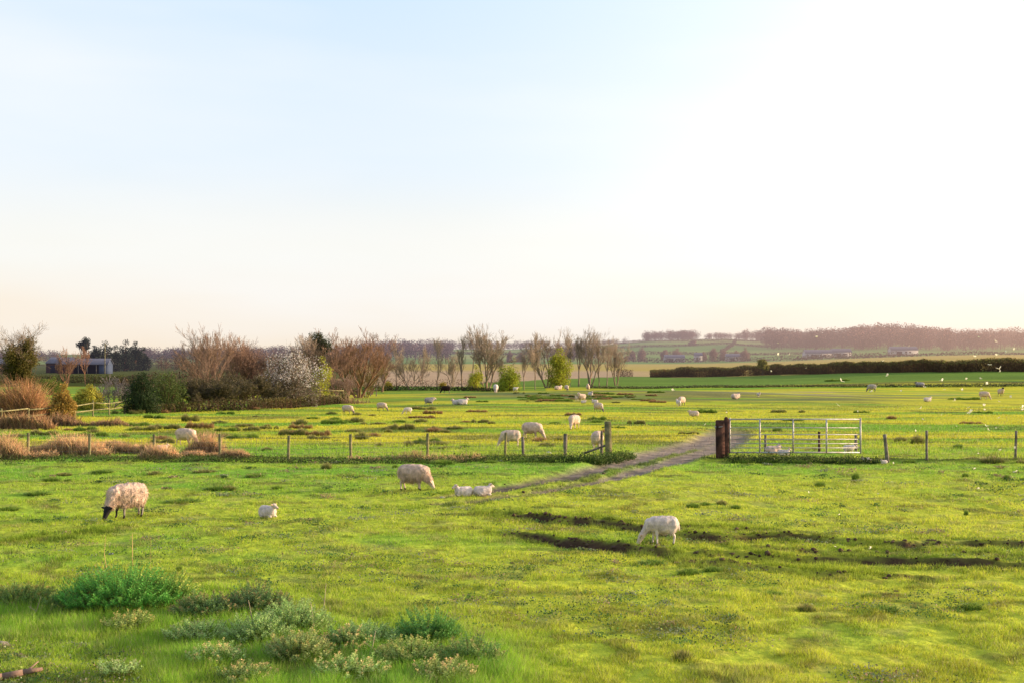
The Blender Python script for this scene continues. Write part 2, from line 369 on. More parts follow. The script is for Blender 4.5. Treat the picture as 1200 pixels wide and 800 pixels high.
# ------------------------------------------------------------------ ground
def ground_col(x, y):
    px = x / np.maximum(y, 5) * FPX + 600
    big = fbm(x * .07, y * .10, 71, 4); med = fbm(x * .45, y * .5, 75, 4); fine = fbm(x * 2.4, y * 2.4, 79, 3)
    A = np.array([.20, .39, .04]); B = np.array([.47, .52, .05]); Cc = np.array([.28, .25, .11]); D = np.array([.05, .085, .02])
    right = sstep(420, 800, px) * (1 - sstep(30, 44, y) * .35)
    near = 1 - sstep(28, 38, y)
    t = np.clip(sstep(.36, .62, big * .55 + med * .45) * .55 + right * .28 + near * .22 - .05, 0, 1)
    c = A + (B - A) * t[..., None]
    r = sstep(.56, .72, fbm(x * 2.0, y * 2.3, 83, 4)) * .38
    c = c * (1 - r[..., None]) + Cc * r[..., None]
    k = sstep(.60, .78, fine) * .38 + sstep(.6, .75, med) * .15
    c = c * (1 - k[..., None] * .75)
    # pasture beyond the fence: long bands of yellow and green
    f = sstep(46, 56, y)
    band = fbm(x * .035, y * .16, 91, 4)
    F1 = np.array([.19, .35, .035]); F2 = np.array([.52, .50, .04])
    cf = F1 + (F2 - F1) * (sstep(.36, .60, band + .06 * (px > 400)))[..., None]
    rr = sstep(.52, .66, fbm(x * .16, y * .42, 95, 5)) * .7 * (1 - sstep(110, 150, y) * .5)
    cf = cf * (1 - rr[..., None]) + np.array([.10, .12, .035]) * rr[..., None]
    m = np.clip(bump(x, 22, 26) * bump(y, 160, 22) * 2.2, 0, 1) * sstep(.3, .55, fbm(x * .08, y * .2, 97, 3))
    cf = cf * (1 - .8 * m[..., None]) + np.array([.12, .13, .07]) * .8 * m[..., None]
    m = np.clip(bump(x, 36, 22) * bump(y, 176, 12) * 1.8, 0, 1) * sstep(.42, .6, fbm(x * .1, y * .25, 98, 3))
    cf = cf * (1 - .7 * m[..., None]) + np.array([.36, .28, .22]) * .7 * m[..., None]
    # wet green before the trees
    m = sstep(165, 185, y) * (1 - sstep(225, 230, y)) * (px < 640)
    cf = cf * (1 - .7 * m[..., None]) + np.array([.10, .24, .04]) * .7 * m[..., None]
    # ditch line
    m = bump(y, 222 + 8 * (vn(x * .03, y * 0, 5) - .5), 4) * (px > 640)
    cf = cf * (1 - .85 * m[..., None]) + np.array([.07, .08, .035]) * .85 * m[..., None]
    c = c * (1 - f[..., None]) + cf * f[..., None]
    # beyond the tree row
    f = sstep(226, 232, y)
    st = np.array([.42, .30, .19]) * (1 + .3 * (fbm(x * .02, y * .08, 99, 3) - .5))[..., None]
    gr = np.array([.13, .22, .035]) * (1 + .6 * (fbm(x * .03, y * .08, 93, 3) - .5))[..., None]
    ye = np.array([.42, .33, .08]) * np.ones(x.shape + (1,))
    isr = (px > 735)
    hed = np.interp(px, [560, 735, 1200, 1500], [262, 345, 258, 230])
    ky = np.clip(sstep(430, 560, y) + sstep(700, 840, px), 0, 1)[..., None]; far = st * (1 - ky) + ye * ky
    far = np.where(((px < 425) & (y < 900))[..., None], gr * .30 + np.array([.035, .02, .005]), far)
    far = np.where(((px > 560) & (y <= hed))[..., None], gr, far)
    c = c * (1 - f[..., None]) + far * f[..., None]
    hil = sstep(880, 930, y)
    cell = _h(np.floor(x / 210 + y * .0012).astype(np.int64), np.floor(y / 170 + x * .0009).astype(np.int64), 5)
    hc = np.array([.13, .25, .06]) + (np.array([.28, .27, .11]) - np.array([.10, .19, .06])) * (cell ** 2)[..., None]
    c = c * (1 - hil[..., None]) + hc * hil[..., None]
    sp = .9 * sstep(.66, .74, fbm(x * 1.4, y * 1.4, 88, 3)) * (y < 46); s, d, t, _ = masks(x, y); s = np.maximum(s, sp * .5)
    dk = np.array([.035, .055, .015])
    c = c * (1 - .8 * d[..., None]) + dk * .8 * d[..., None]
    mud = np.array([.070, .043, .028]); c = c * (1 - s[..., None]) + mud * s[..., None]
    tdark = 1 - .5 * sstep(-3.5, 2.5, -(x - 1.5))[..., None]; trc = tdark * np.array([.28, .225, .185]) * (.35 + 1.1 * fbm(x * 1.6, y * 2.2, 57, 4))[..., None]
    c = c * (1 - t[..., None]) + trc * t[..., None]
    return c
def make_ground():
    an = np.concatenate([np.linspace(-180, -36, 37)[:-1], np.arange(-36, 36.001, .11), np.linspace(36, 180, 37)[1:-1]])
    a = np.radians(an); na = len(a)
    r = [1.5]
    while r[-1] < 6000:
        q = r[-1]; r.append(q * (1.05 if q < 11 else 1.0042 if q < 62 else 1.009 if q < 300 else 1.03))
    r = np.array(r); nr = len(r)
    RR, AA = np.meshgrid(r, a, indexing='ij')
    x = RR * np.sin(AA); y = RR * np.cos(AA)
    z = H(x, y); z = np.where(y < 8, 0, z)
    c = ground_col(x, y)
    V = np.stack([x, y, z], -1).reshape(-1, 3)
    i = np.arange(nr - 1)[:, None]; j = np.arange(na)[None]; jn = (j + 1) % na
    F = np.stack([i * na + j, i * na + jn, (i + 1) * na + jn, (i + 1) * na + j], -1).reshape(-1, 4)[:, ::-1]
    V = np.concatenate([V, [[0, 0, 0]]]); c = np.concatenate([c.reshape(-1, 3), [[.1, .2, .02]]])
    T = np.stack([np.full(na, len(V) - 1), np.arange(na), (np.arange(na) + 1) % na], 1)[:, ::-1]
    me = mesh_np('pasture_ground', V, [F, T], c, smooth=True)
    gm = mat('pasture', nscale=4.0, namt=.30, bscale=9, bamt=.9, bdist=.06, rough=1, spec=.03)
    link('pasture_ground', me, gm, kind='structure')
make_ground()

# ------------------------------------------------------------------ grass blades
NETTLE = [(145, 712, 70, 1.0), (60, 712, 36, .4), (20, 708, 45, .45), (215, 722, 45, .5), (290, 722, 55, .6), (345, 752, 55, .6),
          (255, 760, 50, .35), (420, 762, 60, .5), (500, 755, 45, .5), (560, 778, 45, .4), (470, 792, 60, .4), (380, 795, 60, .4)]
NW = [(G(a, b), c * G(a, b)[1] / FPX, h) for a, b, c, h in NETTLE]
def make_grass(n, v0, v1, name, hh, label):
    v = rng.uniform(v0, v1, n); u = rng.uniform(-.52, .52, n)
    y = CAMH * FPX / v; x = y * u; y = y + rng.normal(size=n) * .01 * y
    s, d, t, _ = masks(x, y)
    tall = np.zeros(n)
    for g, rr, h in NW: tall = np.maximum(tall, np.exp(-(((x - g[0]) / (rr * 1.5)) ** 2 + ((y - g[1] + .6) / 2.0) ** 2)))
    keep = rng.random(n) > np.clip(np.maximum(s * 1.0, t * 1.15), 0, .97)
    x, y, s, d, t, tall = [q[keep] for q in (x, y, s, d, t, tall)]; n = len(x)
    z = H(x, y)
    c = ground_col(x, y)
    lm = fbm(x * 1.7, y * 1.7, 101, 3); tf = fbm(x * 3.0, y * 3.0, 103, 3)
    L = (hh * (.5 + 1.3 * sstep(.35, .7, tf)) + .03 * sstep(.5, .72, lm)) * rng.uniform(.5, 1.35, n) * (1 + d * 1.2) + tall * .15 * rng.uniform(.4, 1.3, n)
    W = np.maximum(.0045, .00042 * y) * rng.uniform(.7, 1.4, n)
    az = rng.uniform(0, 2 * np.pi, n); lean = rng.uniform(.1, .9, n) * L
    la = rng.uniform(0, 2 * np.pi, n)
    P = np.stack([x, y, z - .01], 1)
    side = np.stack([np.cos(az), np.sin(az), np.zeros(n)], 1) * W[:, None] / 2
    tip = P + np.stack([np.cos(la) * lean, np.sin(la) * lean, L], 1)
    V = np.stack([P - side, P + side, tip], 1).reshape(-1, 3)
    F = np.arange(n * 3).reshape(-1, 3)
    dry = (rng.random(n) < .12)
    c = c * (1.05 + .25 * (tf - .5) * 2 + rng.uniform(-.6, .7, n))[:, None] * 1.15 * (1 + rng.uniform(-.12, .12, (n, 3)))
    c = np.where(dry[:, None], np.array([.62, .54, .26]) * rng.uniform(.6, 1.1, n)[:, None], c)
    g = np.array([.20, .50, .05]) * rng.uniform(.7, 1.5, n)[:, None]
    k = (np.clip(tall * 1.1, 0, 1) * .6 * (.4 + tf))[:, None] * (~dry)[:, None]
    c = c * (1 - k) + g * k
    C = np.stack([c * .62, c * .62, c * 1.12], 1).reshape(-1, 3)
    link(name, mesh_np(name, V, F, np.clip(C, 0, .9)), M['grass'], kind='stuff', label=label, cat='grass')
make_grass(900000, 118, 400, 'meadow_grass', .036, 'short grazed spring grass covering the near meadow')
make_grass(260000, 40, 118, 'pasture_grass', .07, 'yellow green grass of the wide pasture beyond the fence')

# ------------------------------------------------------------------ sheep
_bm_cache = {}
def ico(sub=2):
    import bmesh
    if sub not in _bm_cache:
        b = bmesh.new(); bmesh.ops.create_icosphere(b, subdivisions=sub, radius=1)
        _bm_cache[sub] = (np.array([v.co[:] for v in b.verts]), np.array([[v.index for v in f.verts] for f in b.faces])); b.free()
    return _bm_cache[sub]
def fuse(prims, vox, smooth_it, grow=0.0):
    """one continuous surface over tapered limbs: prims = (p0, p1, r0, r1, flat, tag)"""
    IV, IF = ico(2); mb = MB()
    for p0, p1, r0, r1, fl, tg in prims:
        p0, p1 = np.array(p0, float), np.array(p1, float); L = np.linalg.norm(p1 - p0)
        k = max(2, int(L / (min(r0, r1) * .28)) + 1)
        for i in range(k):
            t = i / (k - 1); r = r0 + (r1 - r0) * t + grow
            mb.add(IV * np.array([r * fl[0], r * fl[1], r * fl[2]]) + p0 + (p1 - p0) * t, IF)
    me = mb.mesh('fuse'); o = bpy.data.objects.new('fuse', me); COL.objects.link(o)
    m = o.modifiers.new('r', 'REMESH'); m.mode = 'VOXEL'; m.voxel_size = vox; m.use_smooth_shade = True
    m = o.modifiers.new('s', 'SMOOTH'); m.factor = .6; m.iterations = smooth_it
    dg = bpy.context.evaluated_depsgraph_get(); ev = o.evaluated_get(dg); res = bpy.data.meshes.new_from_object(ev)
    n = len(res.vertices); V = np.empty(n * 3, np.float32); res.vertices.foreach_get('co', V); V = V.reshape(-1, 3)
    Nn = np.empty(n * 3, np.float32); res.vertices.foreach_get('normal', Nn); Nn = Nn.reshape(-1, 3)
    F = [list(p.vertices) for p in res.polygons]
    F4 = np.array([f for f in F if len(f) == 4], int).reshape(-1, 4); F3 = np.array([f for f in F if len(f) == 3], int).reshape(-1, 3)
    bpy.data.objects.remove(o); bpy.data.meshes.remove(res); bpy.data.meshes.remove(me)
    best = np.full(n, 1e9); lab = np.zeros(n, int)
    for i, (p0, p1, r0, r1, fl, tg) in enumerate(prims):
        a, b = np.array(p0, float), np.array(p1, float); d = b - a
        t = np.clip(((V - a) @ d) / max(d @ d, 1e-9), 0, 1); D = np.linalg.norm((V - a - t[:, None] * d) / np.array(fl), axis=1) - (r0 + (r1 - r0) * t)
        m = D < best; best[m] = D[m]; lab[m] = i
    return V, Nn, [F4, F3], np.array([prims[i][5] for i in lab])
def n3(P, f, s):
    P = P * f
    return (vn(P[:, 0] + s, P[:, 1] + P[:, 2] * .7, s) + vn(P[:, 1] - s, P[:, 2] + P[:, 0] * .6, s + 3) + vn(P[:, 2] + 2 * s, P[:, 0] - P[:, 1] * .5, s + 7)) / 3 - .5
O1 = (1, 1, 1)
def sheep_prims(pose, lamb, turn=0.0):
    """x forward, z up, metres for a 0.75 m ewe; legs planted at z=0"""
    P = []; lie = pose == 'lie'
    bz = .205 if lie else .505
    t = 1.0 if not lamb else .97
    fx = .19
    P += [((-.23, 0, bz + .012), (-.03, 0, bz - .012), .195 * t, .225 * t, (1, 1, 1.08), 'w'), ((-.03, 0, bz - .012), (fx, 0, bz + .015), .225 * t, .185 * t, (1, 1, 1.08), 'w')]
    if pose == 'graze': n0, n1, hd, mz = (.30, 0, bz + .03), (.46, 0, .31), (.515, 0, .225), (.61, 0, .045)
    elif pose == 'up': n0, n1, hd, mz = (.28, 0, bz + .12), (.37, 0, .76), (.40, 0, .82), (.58, 0, .75)
    elif pose == 'walk': n0, n1, hd, mz = (.30, 0, bz + .10), (.44, 0, .64), (.47, 0, .67), (.63, 0, .58)
    else: n0, n1, hd, mz = (.24, 0, bz + .08), (.31, 0, bz + .20), (.33, 0, bz + .24), (.49, 0, bz + .165)
    def tw(p, piv=(.30, 0, 0)):
        c, s = math.cos(turn), math.sin(turn); x, y = p[0] - piv[0], p[1]
        return (piv[0] + x * c - y * s, x * s + y * c, p[2])
    n1, hd, mz = tw(n1), tw(hd), tw(mz)
    nr = .14 if not lamb else .122
    P += [((fx, 0, bz + .03), n0, .16 * t, nr * 1.15, O1, 'w'), (n0, n1, nr * 1.1, nr * .56, O1, 'w')]
    hv = np.array(mz) - np.array(hd); hv /= np.linalg.norm(hv)
    hr = .086 if not lamb else .088
    P += [(n1, hd, hr * .95, hr, O1, 'f'), (hd, tuple(np.array(hd) + hv * .075), hr * .97, hr * .78, O1, 'f'), (tuple(np.array(hd) + hv * .06), mz, hr * .76, hr * .52, O1, 'f'),
          (tuple(np.array(mz) - hv * .02), tuple(np.array(mz) + hv * .012), hr * .55, hr * .46, O1, 'n')]
    sdv = np.cross(hv, [0, 0, 1.0]); sdv = sdv / max(np.linalg.norm(sdv), 1e-6)
    upv = np.cross(sdv, hv)
    for s in (-1, 1):
        e0 = np.array(hd) + sdv * s * hr * .75 + upv * hr * .35 - hv * .01; e1 = e0 + sdv * s * (.095 if not lamb else .10) + upv * (.012) - hv * .02
        P.append((tuple(e0), tuple((e0 + e1) / 2), .022, .028, (1, 1, 1), 'e')); P.append((tuple((e0 + e1) / 2), tuple(e1), .028, .014, (1, 1, 1), 'e'))
    eyes = [tuple(np.array(hd) + hv * .05 + sdv * s * hr * .80 + upv * hr * .30) for s in (-1, 1)]
    if lie:
        for s in (-1, 1):
            P += [((.20, s * .10, .11), (.31, s * .12, .06), .060, .035, O1, 'l'), ((.31, s * .12, .06), (.20, s * .13, .03), .032, .024, O1, 'l'),
                  ((-.22, s * .11, .15), (-.07, s * .17, .08), .11 * t, .05, O1, 'w'), ((-.07, s * .17, .07), (-.20, s * .18, .035), .035, .026, O1, 'l')]
        P.append(((-.38, 0, .22), (-.42, 0, .10), .035, .022, O1, 'w'))
    else:
        k = .05 if pose == 'walk' else .015
        for s, dx in ((-1, k), (1, -k)):
            P += [((fx - .03, s * .095, bz - .04), (fx - .02 + dx, s * .10, .27), .085 * t, .042, (1, .85, 1), 'w' if not lamb else 'l'), ((fx - .02 + dx, s * .10, .28), (fx - .01 + dx * 2, s * .10, .15), .038, .029, O1, 'l'),
                  ((fx - .01 + dx * 2, s * .10, .15), (fx - .01 + dx * 2.4, s * .10, .045), .026, .023, O1, 'l'), ((fx - .01 + dx * 2.4, s * .10, .045), (fx + .01 + dx * 2.4, s * .10, .018), .026, .025, O1, 'h'),
                  ((-.25, s * .09, bz - .01), (-.23 - dx, s * .11, .32), .13 * t, .068 * t, (1, .85, 1), 'w'), ((-.23 - dx, s * .11, .33), (-.31 - dx * 1.5, s * .11, .21), .055, .035, O1, 'l'),
                  ((-.31 - dx * 1.5, s * .11, .21), (-.29 - dx * 2, s * .11, .05), .031, .026, O1, 'l'), ((-.29 - dx * 2, s * .11, .045), (-.27 - dx * 2, s * .11, .018), .028, .026, O1, 'h')]
        P.append(((-.40, 0, bz + .05), (-.435, 0, bz - (.10 if not lamb else .15)), .034, .022, O1, 'w'))
    return P, eyes, bz
FACE = {'white': (.62, .50, .42), 'black': (.018, .016, .02), 'grey': (.16, .14, .14), 'brown': (.04, .028, .022)}
WOOLC = {'cream': (.70, .53, .43), 'grey': (.42, .38, .36), 'white': (.76, .65, .60), 'black': (.030, .020, .018)}
_sheep = {}
def make_sheep(kind, pose, face, wool, turn, loc, rz, sc, label, group, near=False, low=0.0):
    key = (kind, pose, face, wool, round(turn, 2), near)
    if key in _sheep:
        return dup(_sheep[key], loc, rz, sc, label=label, group=group)
    lamb = kind == 'lamb'
    prims, eyes, bz = sheep_prims(pose, lamb, turn)
    vox = .014 if near else .026
    V, Nn, F, T = fuse(prims, vox, 6 if near else 3)
    V = V + Nn * (.005 * n3(V, 14, 5))[:, None]
    fc = np.array(FACE[face]); wc = np.array(WOOLC[wool])
    C = np.tile(wc, (len(V), 1)) * .9
    legc = fc * 1.0 if face != 'white' else wc * .95
    C[T == 'f'] = fc; C[T == 'e'] = fc * np.array([1., .8, .75]) if face != 'black' else fc * 1.2
    C[T == 'n'] = (.22, .13, .12) if face == 'white' else (.03, .02, .02)
    C[T == 'l'] = legc; C[T == 'h'] = (.04, .03, .025)
    if face == 'black':   # mottled shins
        m = (T == 'l') & (vn(V[:, 2] * 22, V[:, 0] * 14, 4) > .5); C[m] = (.28, .24, .22)
    root = empty('lamb' if lamb else 'sheep', loc, rz, label=label, cat='lamb' if lamb else 'sheep', group=group)
    root.scale = (sc, sc, sc)
    link('body', mesh_np('body', V, F, C, True), M['skin'], root)
    # fleece
    wp = [p for p in prims if p[5] == 'w' and not (p[2] < .045)]
    V, Nn, F, T = fuse(wp, vox, 8 if near else 3, .022 if not lamb else .009)
    amp = .036 if not lamb else .024
    d = amp * n3(V, 11, 2) + amp * .6 * n3(V * np.array([1, 1, .55]), 28, 9) + amp * .35 * n3(V, 60, 4)
    V2 = V + Nn * d[:, None]
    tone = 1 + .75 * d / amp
    low_tone = np.clip((bz - .08 - V[:, 2]) * 4, 0, 1)[:, None]  # fleece darker and browner towards the belly
    C = wc[None] * np.clip(tone, .6, 1.3)[:, None] * (1 - low_tone * np.array([.28, .34, .40]))
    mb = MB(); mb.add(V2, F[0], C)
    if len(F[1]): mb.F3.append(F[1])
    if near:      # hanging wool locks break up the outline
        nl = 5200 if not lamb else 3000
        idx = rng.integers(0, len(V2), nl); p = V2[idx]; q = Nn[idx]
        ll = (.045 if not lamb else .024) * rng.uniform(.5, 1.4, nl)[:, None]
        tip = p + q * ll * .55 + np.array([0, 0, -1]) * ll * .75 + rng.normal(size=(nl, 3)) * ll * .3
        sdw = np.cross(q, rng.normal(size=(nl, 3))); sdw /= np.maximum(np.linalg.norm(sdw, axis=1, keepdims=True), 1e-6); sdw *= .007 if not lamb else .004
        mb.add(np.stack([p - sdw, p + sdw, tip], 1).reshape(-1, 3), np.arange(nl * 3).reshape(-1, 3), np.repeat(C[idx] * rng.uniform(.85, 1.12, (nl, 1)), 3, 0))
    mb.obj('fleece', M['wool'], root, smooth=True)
    if near:
        IV, IF = ico(2)
        for e in eyes: link('eye', mesh_np('eye', IV * .013 + np.array(e), IF, None, True), M['eye'], root)
    _sheep[key] = root
    return root
def put(px, py, hpx, kind, pose, face, wool, deg, label, group=None, turn=0.0, near=False, sink=0.0):
    """hpx: height in the photograph; deg: heading, 0 = to the right, 90 = away, -90 = towards us"""
    g = G(px, py); hm = hpx * g[1] / FPX
    full = {'graze': .75, 'up': .90, 'walk': .76, 'lie': .56}[pose]
    if kind == 'lamb': full -= .05
    return make_sheep(kind, pose, face, wool, turn, (g[0], g[1], g[2] - sink), R(deg), hm / full, label, group, near)
A_ = 'ewes grazing in the far pasture'; B_ = 'lambs in the far pasture'
put(150, 606, 41, 'ewe', 'graze', 'black', 'cream', 228, 'shaggy cream ewe with black face grazing alone on the near left', None, R(15), True)
put(314, 606, 17, 'lamb', 'lie', 'white', 'white', -42, 'white lamb lying alone on open grass with pink ears raised, facing us', None, R(12), True)
put(484, 574, 31, 'ewe', 'graze', 'white', 'cream', -6, 'cream white-faced ewe grazing just in front of the wire fence, head to the right', None, R(-6), True)
put(543, 581, 14, 'lamb', 'lie', 'white', 'white', 200, 'white lamb lying at the end of the muddy track with its head to the left', None, R(10), True)
put(566, 580, 14, 'lamb', 'lie', 'white', 'white', 14, 'white lamb lying on the muddy track with its head to the right', None, R(20), True)
put(776, 638, 33, 'lamb', 'graze', 'white', 'white', 186, 'big white lamb grazing beside the dark ruts in the foreground', None, R(-4), True)
put(217, 522, 21, 'ewe', 'graze', 'white', 'cream', -12, 'cream ewe grazing among the red reeds behind the left fence')
put(190, 528, 9, 'lamb', 'lie', 'white', 'white', 20, 'small white lamb lying behind the left fence beside a post')
put(599, 523, 20, 'ewe', 'graze', 'white', 'cream', 190, 'cream ewe grazing head left just behind two thin fence posts')
put(623, 514, 20, 'ewe', 'graze', 'white', 'cream', -10, 'cream ewe grazing head right beyond the fence, behind another ewe')
put(673, 502, 17, 'ewe', 'graze', 'white', 'cream', 240, 'plump cream ewe grazing towards us in open pasture, warm light on its flank', None, R(18))
put(700, 528, 24, 'ewe', 'graze', 'white', 'cream', 80, 'cream ewe seen from behind, half hidden by the posts left of the gateway')
put(407, 485, 11, 'ewe', 'graze', 'grey', 'cream', -12, 'leftmost ewe of the far pasture, grazing beside rush tussocks')
put(447, 481, 10, 'ewe', 'graze', 'grey', 'cream', -14, 'ewe grazing head right, second from the left in the far pasture')
put(478, 485, 8, 'lamb', 'graze', 'white', 'white', 195, 'tiny white lamb grazing head left between two ewes')
put(503, 475, 10, 'ewe', 'walk', 'white', 'grey', 8, 'grey ewe walking to the right with its pale head raised')
put(535, 474, 7, 'lamb', 'lie', 'white', 'white', 175, 'left one of two white lambs lying together in the far grass', B_)
put(542, 474, 8, 'lamb', 'lie', 'white', 'white', 10, 'right one of two white lambs lying together in the far grass', B_)
put(523, 461, 9, 'ewe', 'graze', 'black', 'black', 190, 'black sheep grazing near the far row of bare trees')
put(581, 461, 10, 'ewe', 'graze', 'white', 'white', -88, 'pale ewe facing us just left of the round green bush')
put(594, 457, 7, 'ewe', 'graze', 'white', 'cream', 170, 'ewe grazing in front of the round green bush', A_)
put(604, 459, 5, 'lamb', 'walk', 'white', 'white', 10, 'white lamb standing at the right foot of the round green bush', B_)
put(654, 456, 6, 'ewe', 'lie', 'white', 'cream', 20, 'cream ewe lying below the tall yellow green willow', A_)
put(664, 459, 7, 'ewe', 'graze', 'grey', 'cream', -75, 'ewe grazing towards us right of the tall yellow green willow', A_)
put(689, 459, 9, 'ewe', 'up', 'white', 'cream', -95, 'ewe looking straight at us from the back of the family group', A_)
put(692, 463, 5, 'lamb', 'lie', 'white', 'white', -60, 'white lamb lying in front of the ewe that looks at us', B_)
put(682, 470, 11, 'ewe', 'up', 'white', 'cream', 215, 'large pale ewe standing in the middle of the family group', A_)
put(676, 470, 7, 'lamb', 'up', 'white', 'white', 240, 'lamb standing at the left side of the large pale ewe', B_)
put(684, 472, 4, 'lamb', 'lie', 'white', 'white', 0, 'white lamb lying at the feet of the large pale ewe', B_)
put(697, 472, 5, 'lamb', 'lie', 'white', 'white', 150, 'lamb resting just behind the ewe with a dark muzzle', B_)
put(701, 482, 11, 'ewe', 'graze', 'grey', 'cream', -50, 'ewe with dark muzzle grazing towards us, nearest of the family group', A_)
put(799, 475, 11, 'ewe', 'graze', 'grey', 'cream', -120, 'ewe with warm lit rump standing over her lamb in mid pasture', A_)
put(795, 476, 9, 'lamb', 'up', 'white', 'white', 110, 'pale lamb pressed against the left side of its mother in mid pasture', B_)
put(813, 487, 8, 'ewe', 'lie', 'white', 'cream', 165, 'cream ewe lying down just left of and beyond the dark gate post', A_)
put(862, 467, 8, 'ewe', 'lie', 'grey', 'cream', 30, 'grey cream ewe lying down in the pasture behind the gate', A_)
put(889, 464, 6, 'lamb', 'up', 'white', 'white', -70, 'lone small lamb standing behind the gate, far away', B_)
put(1022, 459, 9, 'ewe', 'graze', 'grey', 'grey', 190, 'grey ewe grazing head left near the dark ditch line on the right', A_)
put(1078, 453, 7, 'ewe', 'lie', 'grey', 'grey', 175, 'grey ewe lying in the dark ditch line on the right', A_)
put(1087, 470, 6, 'lamb', 'lie', 'white', 'white', 15, 'white lamb lying alone in the right pasture', B_)
put(1153, 468, 10, 'ewe', 'graze', 'white', 'cream', -8, 'ewe grazing head right near the right edge', A_)
put(1173, 464, 11, 'ewe', 'up', 'black', 'cream', -85, 'black faced ewe looking at us at the right edge of the pasture', A_)
g_ = G(910, 531); 
put(906, 532, 13, 'ewe', 'lie', 'white', 'cream', 15, 'pale sheep lying behind the metal gate, head up to the right')
put(919, 534, 9, 'lamb', 'lie', 'white', 'white', 0, 'white lamb lying against its mother behind the metal gate')
put(995, 533, 12, 'lamb', 'walk', 'white', 'white', 5, 'white lamb standing behind the right end of the metal gate')
put(1015, 539, 7, 'lamb', 'lie', 'white', 'white', 185, 'white lamb lying at the foot of the right end of the gate', None)
put(1036, 543, 5.5, 'lamb', 'lie', 'white', 'white', 200, 'tiny white lamb curled at the foot of the leaning fence post', None)

# ------------------------------------------------------------------ fences, gate
def post_obj(name, parent, x, y, h, wd, lean=0, m='wood', z=None, sink=.25, leany=0):
    mb = MB(); rot = Matrix.Rotation(lean, 4, 'Y') @ Matrix.Rotation(leany, 4, 'X') @ Matrix.Rotation(rng.uniform(-.3, .3), 4, 'Z')
    segs = 6; k = 8; V = []; zz = np.linspace(-sink, h, segs)
    for i, q in enumerate(zz):
        rr = wd / 2 * (1 + .06 * rng.normal()) * (1.05 - .1 * i / segs)
        for j in range(k):
            a = j / k * 2 * np.pi + .2; r2 = rr * (1 + .06 * rng.normal())
            V.append((math.cos(a) * r2, math.sin(a) * r2, q + (rng.normal() * .008 if i == segs - 1 else 0)))
    F = [(i * k + j, i * k + (j + 1) % k, (i + 1) * k + (j + 1) % k, (i + 1) * k + j) for i in range(segs - 1) for j in range(k)]
    V.append((0, 0, h + .01)); T = [((segs - 1) * k + j, (segs - 1) * k + (j + 1) % k, len(V) - 1) for j in range(k)]
    V = np.array(V) @ np.array(rot.to_3x3()).T
    z = hz(x, y) if z is None else z
    mb.add(V, F); mb.F3.append(np.array(T))
    return mb.obj(name, M[m], parent, smooth=False, loc=(x - (parent.location.x if parent else 0), y - (parent.location.y if parent else 0), z - (parent.location.z if parent else 0)))
def netting(parent, pts, h, rows, step, rad=.0035, m='wire', top=True):
    """stock netting: strands and uprights following the ground"""
    mb = MB(); S = []; o = np.array(parent.location)
    for a, b in zip(pts[:-1], pts[1:]):
        a, b = np.array(a), np.array(b); L = np.linalg.norm((b - a)[:2]); k = max(2, int(L / 1.5)); 
        line = [a + (b - a) * i / k for i in range(k + 1)]
        sag = [0 if i in (0, k) else -.015 for i in range(k + 1)]
        for i in range(k):
            for r in rows:
                p = line[i] + [0, 0, r + sag[i]]; q = line[i + 1] + [0, 0, r + sag[i + 1]]
                S.append([*(p - o), *(q - o), rad, rad])
        if step:
            nn = int(L / step)
            for i in range(1, nn):
                p = a + (b - a) * i / nn; S.append([*(p + [0, 0, .03] - o), *(p + [0, 0, h] - o), rad * .6, rad * .6])
    mb.tubes(S, 4); mb.obj('wire_netting', M[m], parent)
def wline(lst): return [np.array([x, y, hz(x, y)]) for x, y in lst]
# left fence
fx_ = [(-190, 537, 24), (-115, 537, 24), (-40, 537, 24), (33, 536.5, 27), (105, 536.5, 27), (181, 536.5, 27), (258, 536.5, 27), (338, 539.5, 28), (411, 539.5, 27), (501, 536, 27), (592, 534.5, 26), (613, 536, 22), (662, 535, 26), (705, 537, 30)]
P0 = [_g0(a, b, base_h) for a, b, c in fx_]
fr = empty('wire_fence', (P0[3][0], P0[3][1], hz(*P0[3][:2])), label='long wire stock fence with thin pale wooden posts left of the gateway', cat='fence')
for (a, b, c), p in zip(fx_, P0):
    post_obj('fence_post', fr, p[0], p[1], c * p[1] / FPX * 1.02, .10 if a != 662 else .14, lean=rng.uniform(-.03, .03) if a != 613 else -.02, m='wood' if a not in (662, 705, 613) else 'oldwood')
netting(fr, wline([p[:2] for p in P0]), .75, [.06, .2, .36, .54, .74], .22, .004)
# right fence
fx_ = [(1040, 541, 33, -.10), (1086, 541, 34, .0), (1190, 540, 34, .03), (1290, 541, 34, 0), (1390, 541, 34, 0)]
P1 = [_g0(a, b, base_h) for a, b, c, d in fx_]
frr = empty('wire_fence', (P1[0][0], P1[0][1], hz(*P1[0][:2])), label='short wire fence with weathered leaning posts right of the metal gate', cat='fence')
for (a, b, c, l), p in zip(fx_, P1): post_obj('fence_post', frr, p[0], p[1], c * p[1] / FPX, .13 if a == 1040 else .09, lean=l, m='oldwood')
netting(frr, wline([p[:2] for p in P1]), .75, [.2, .5, .8], None, .003)
# fence seen through the gate
fx_ = [(897, 531, 22), (960, 531, 25), (1003, 530, 22)]
P2 = [G(a, b) for a, b, c in fx_]
fb = empty('wire_fence', tuple(P2[0]), label='short run of dark posts and wire standing behind the metal gate', cat='fence')
for (a, b, c), p in zip(fx_, P2): post_obj('fence_post', fb, p[0], p[1], c * p[1] / FPX, .10, lean=.0, m='sleeper' if a == 960 else 'oldwood')
netting(fb, wline([p[:2] for p in P2]), .7, [.25, .5, .72], None, .003)
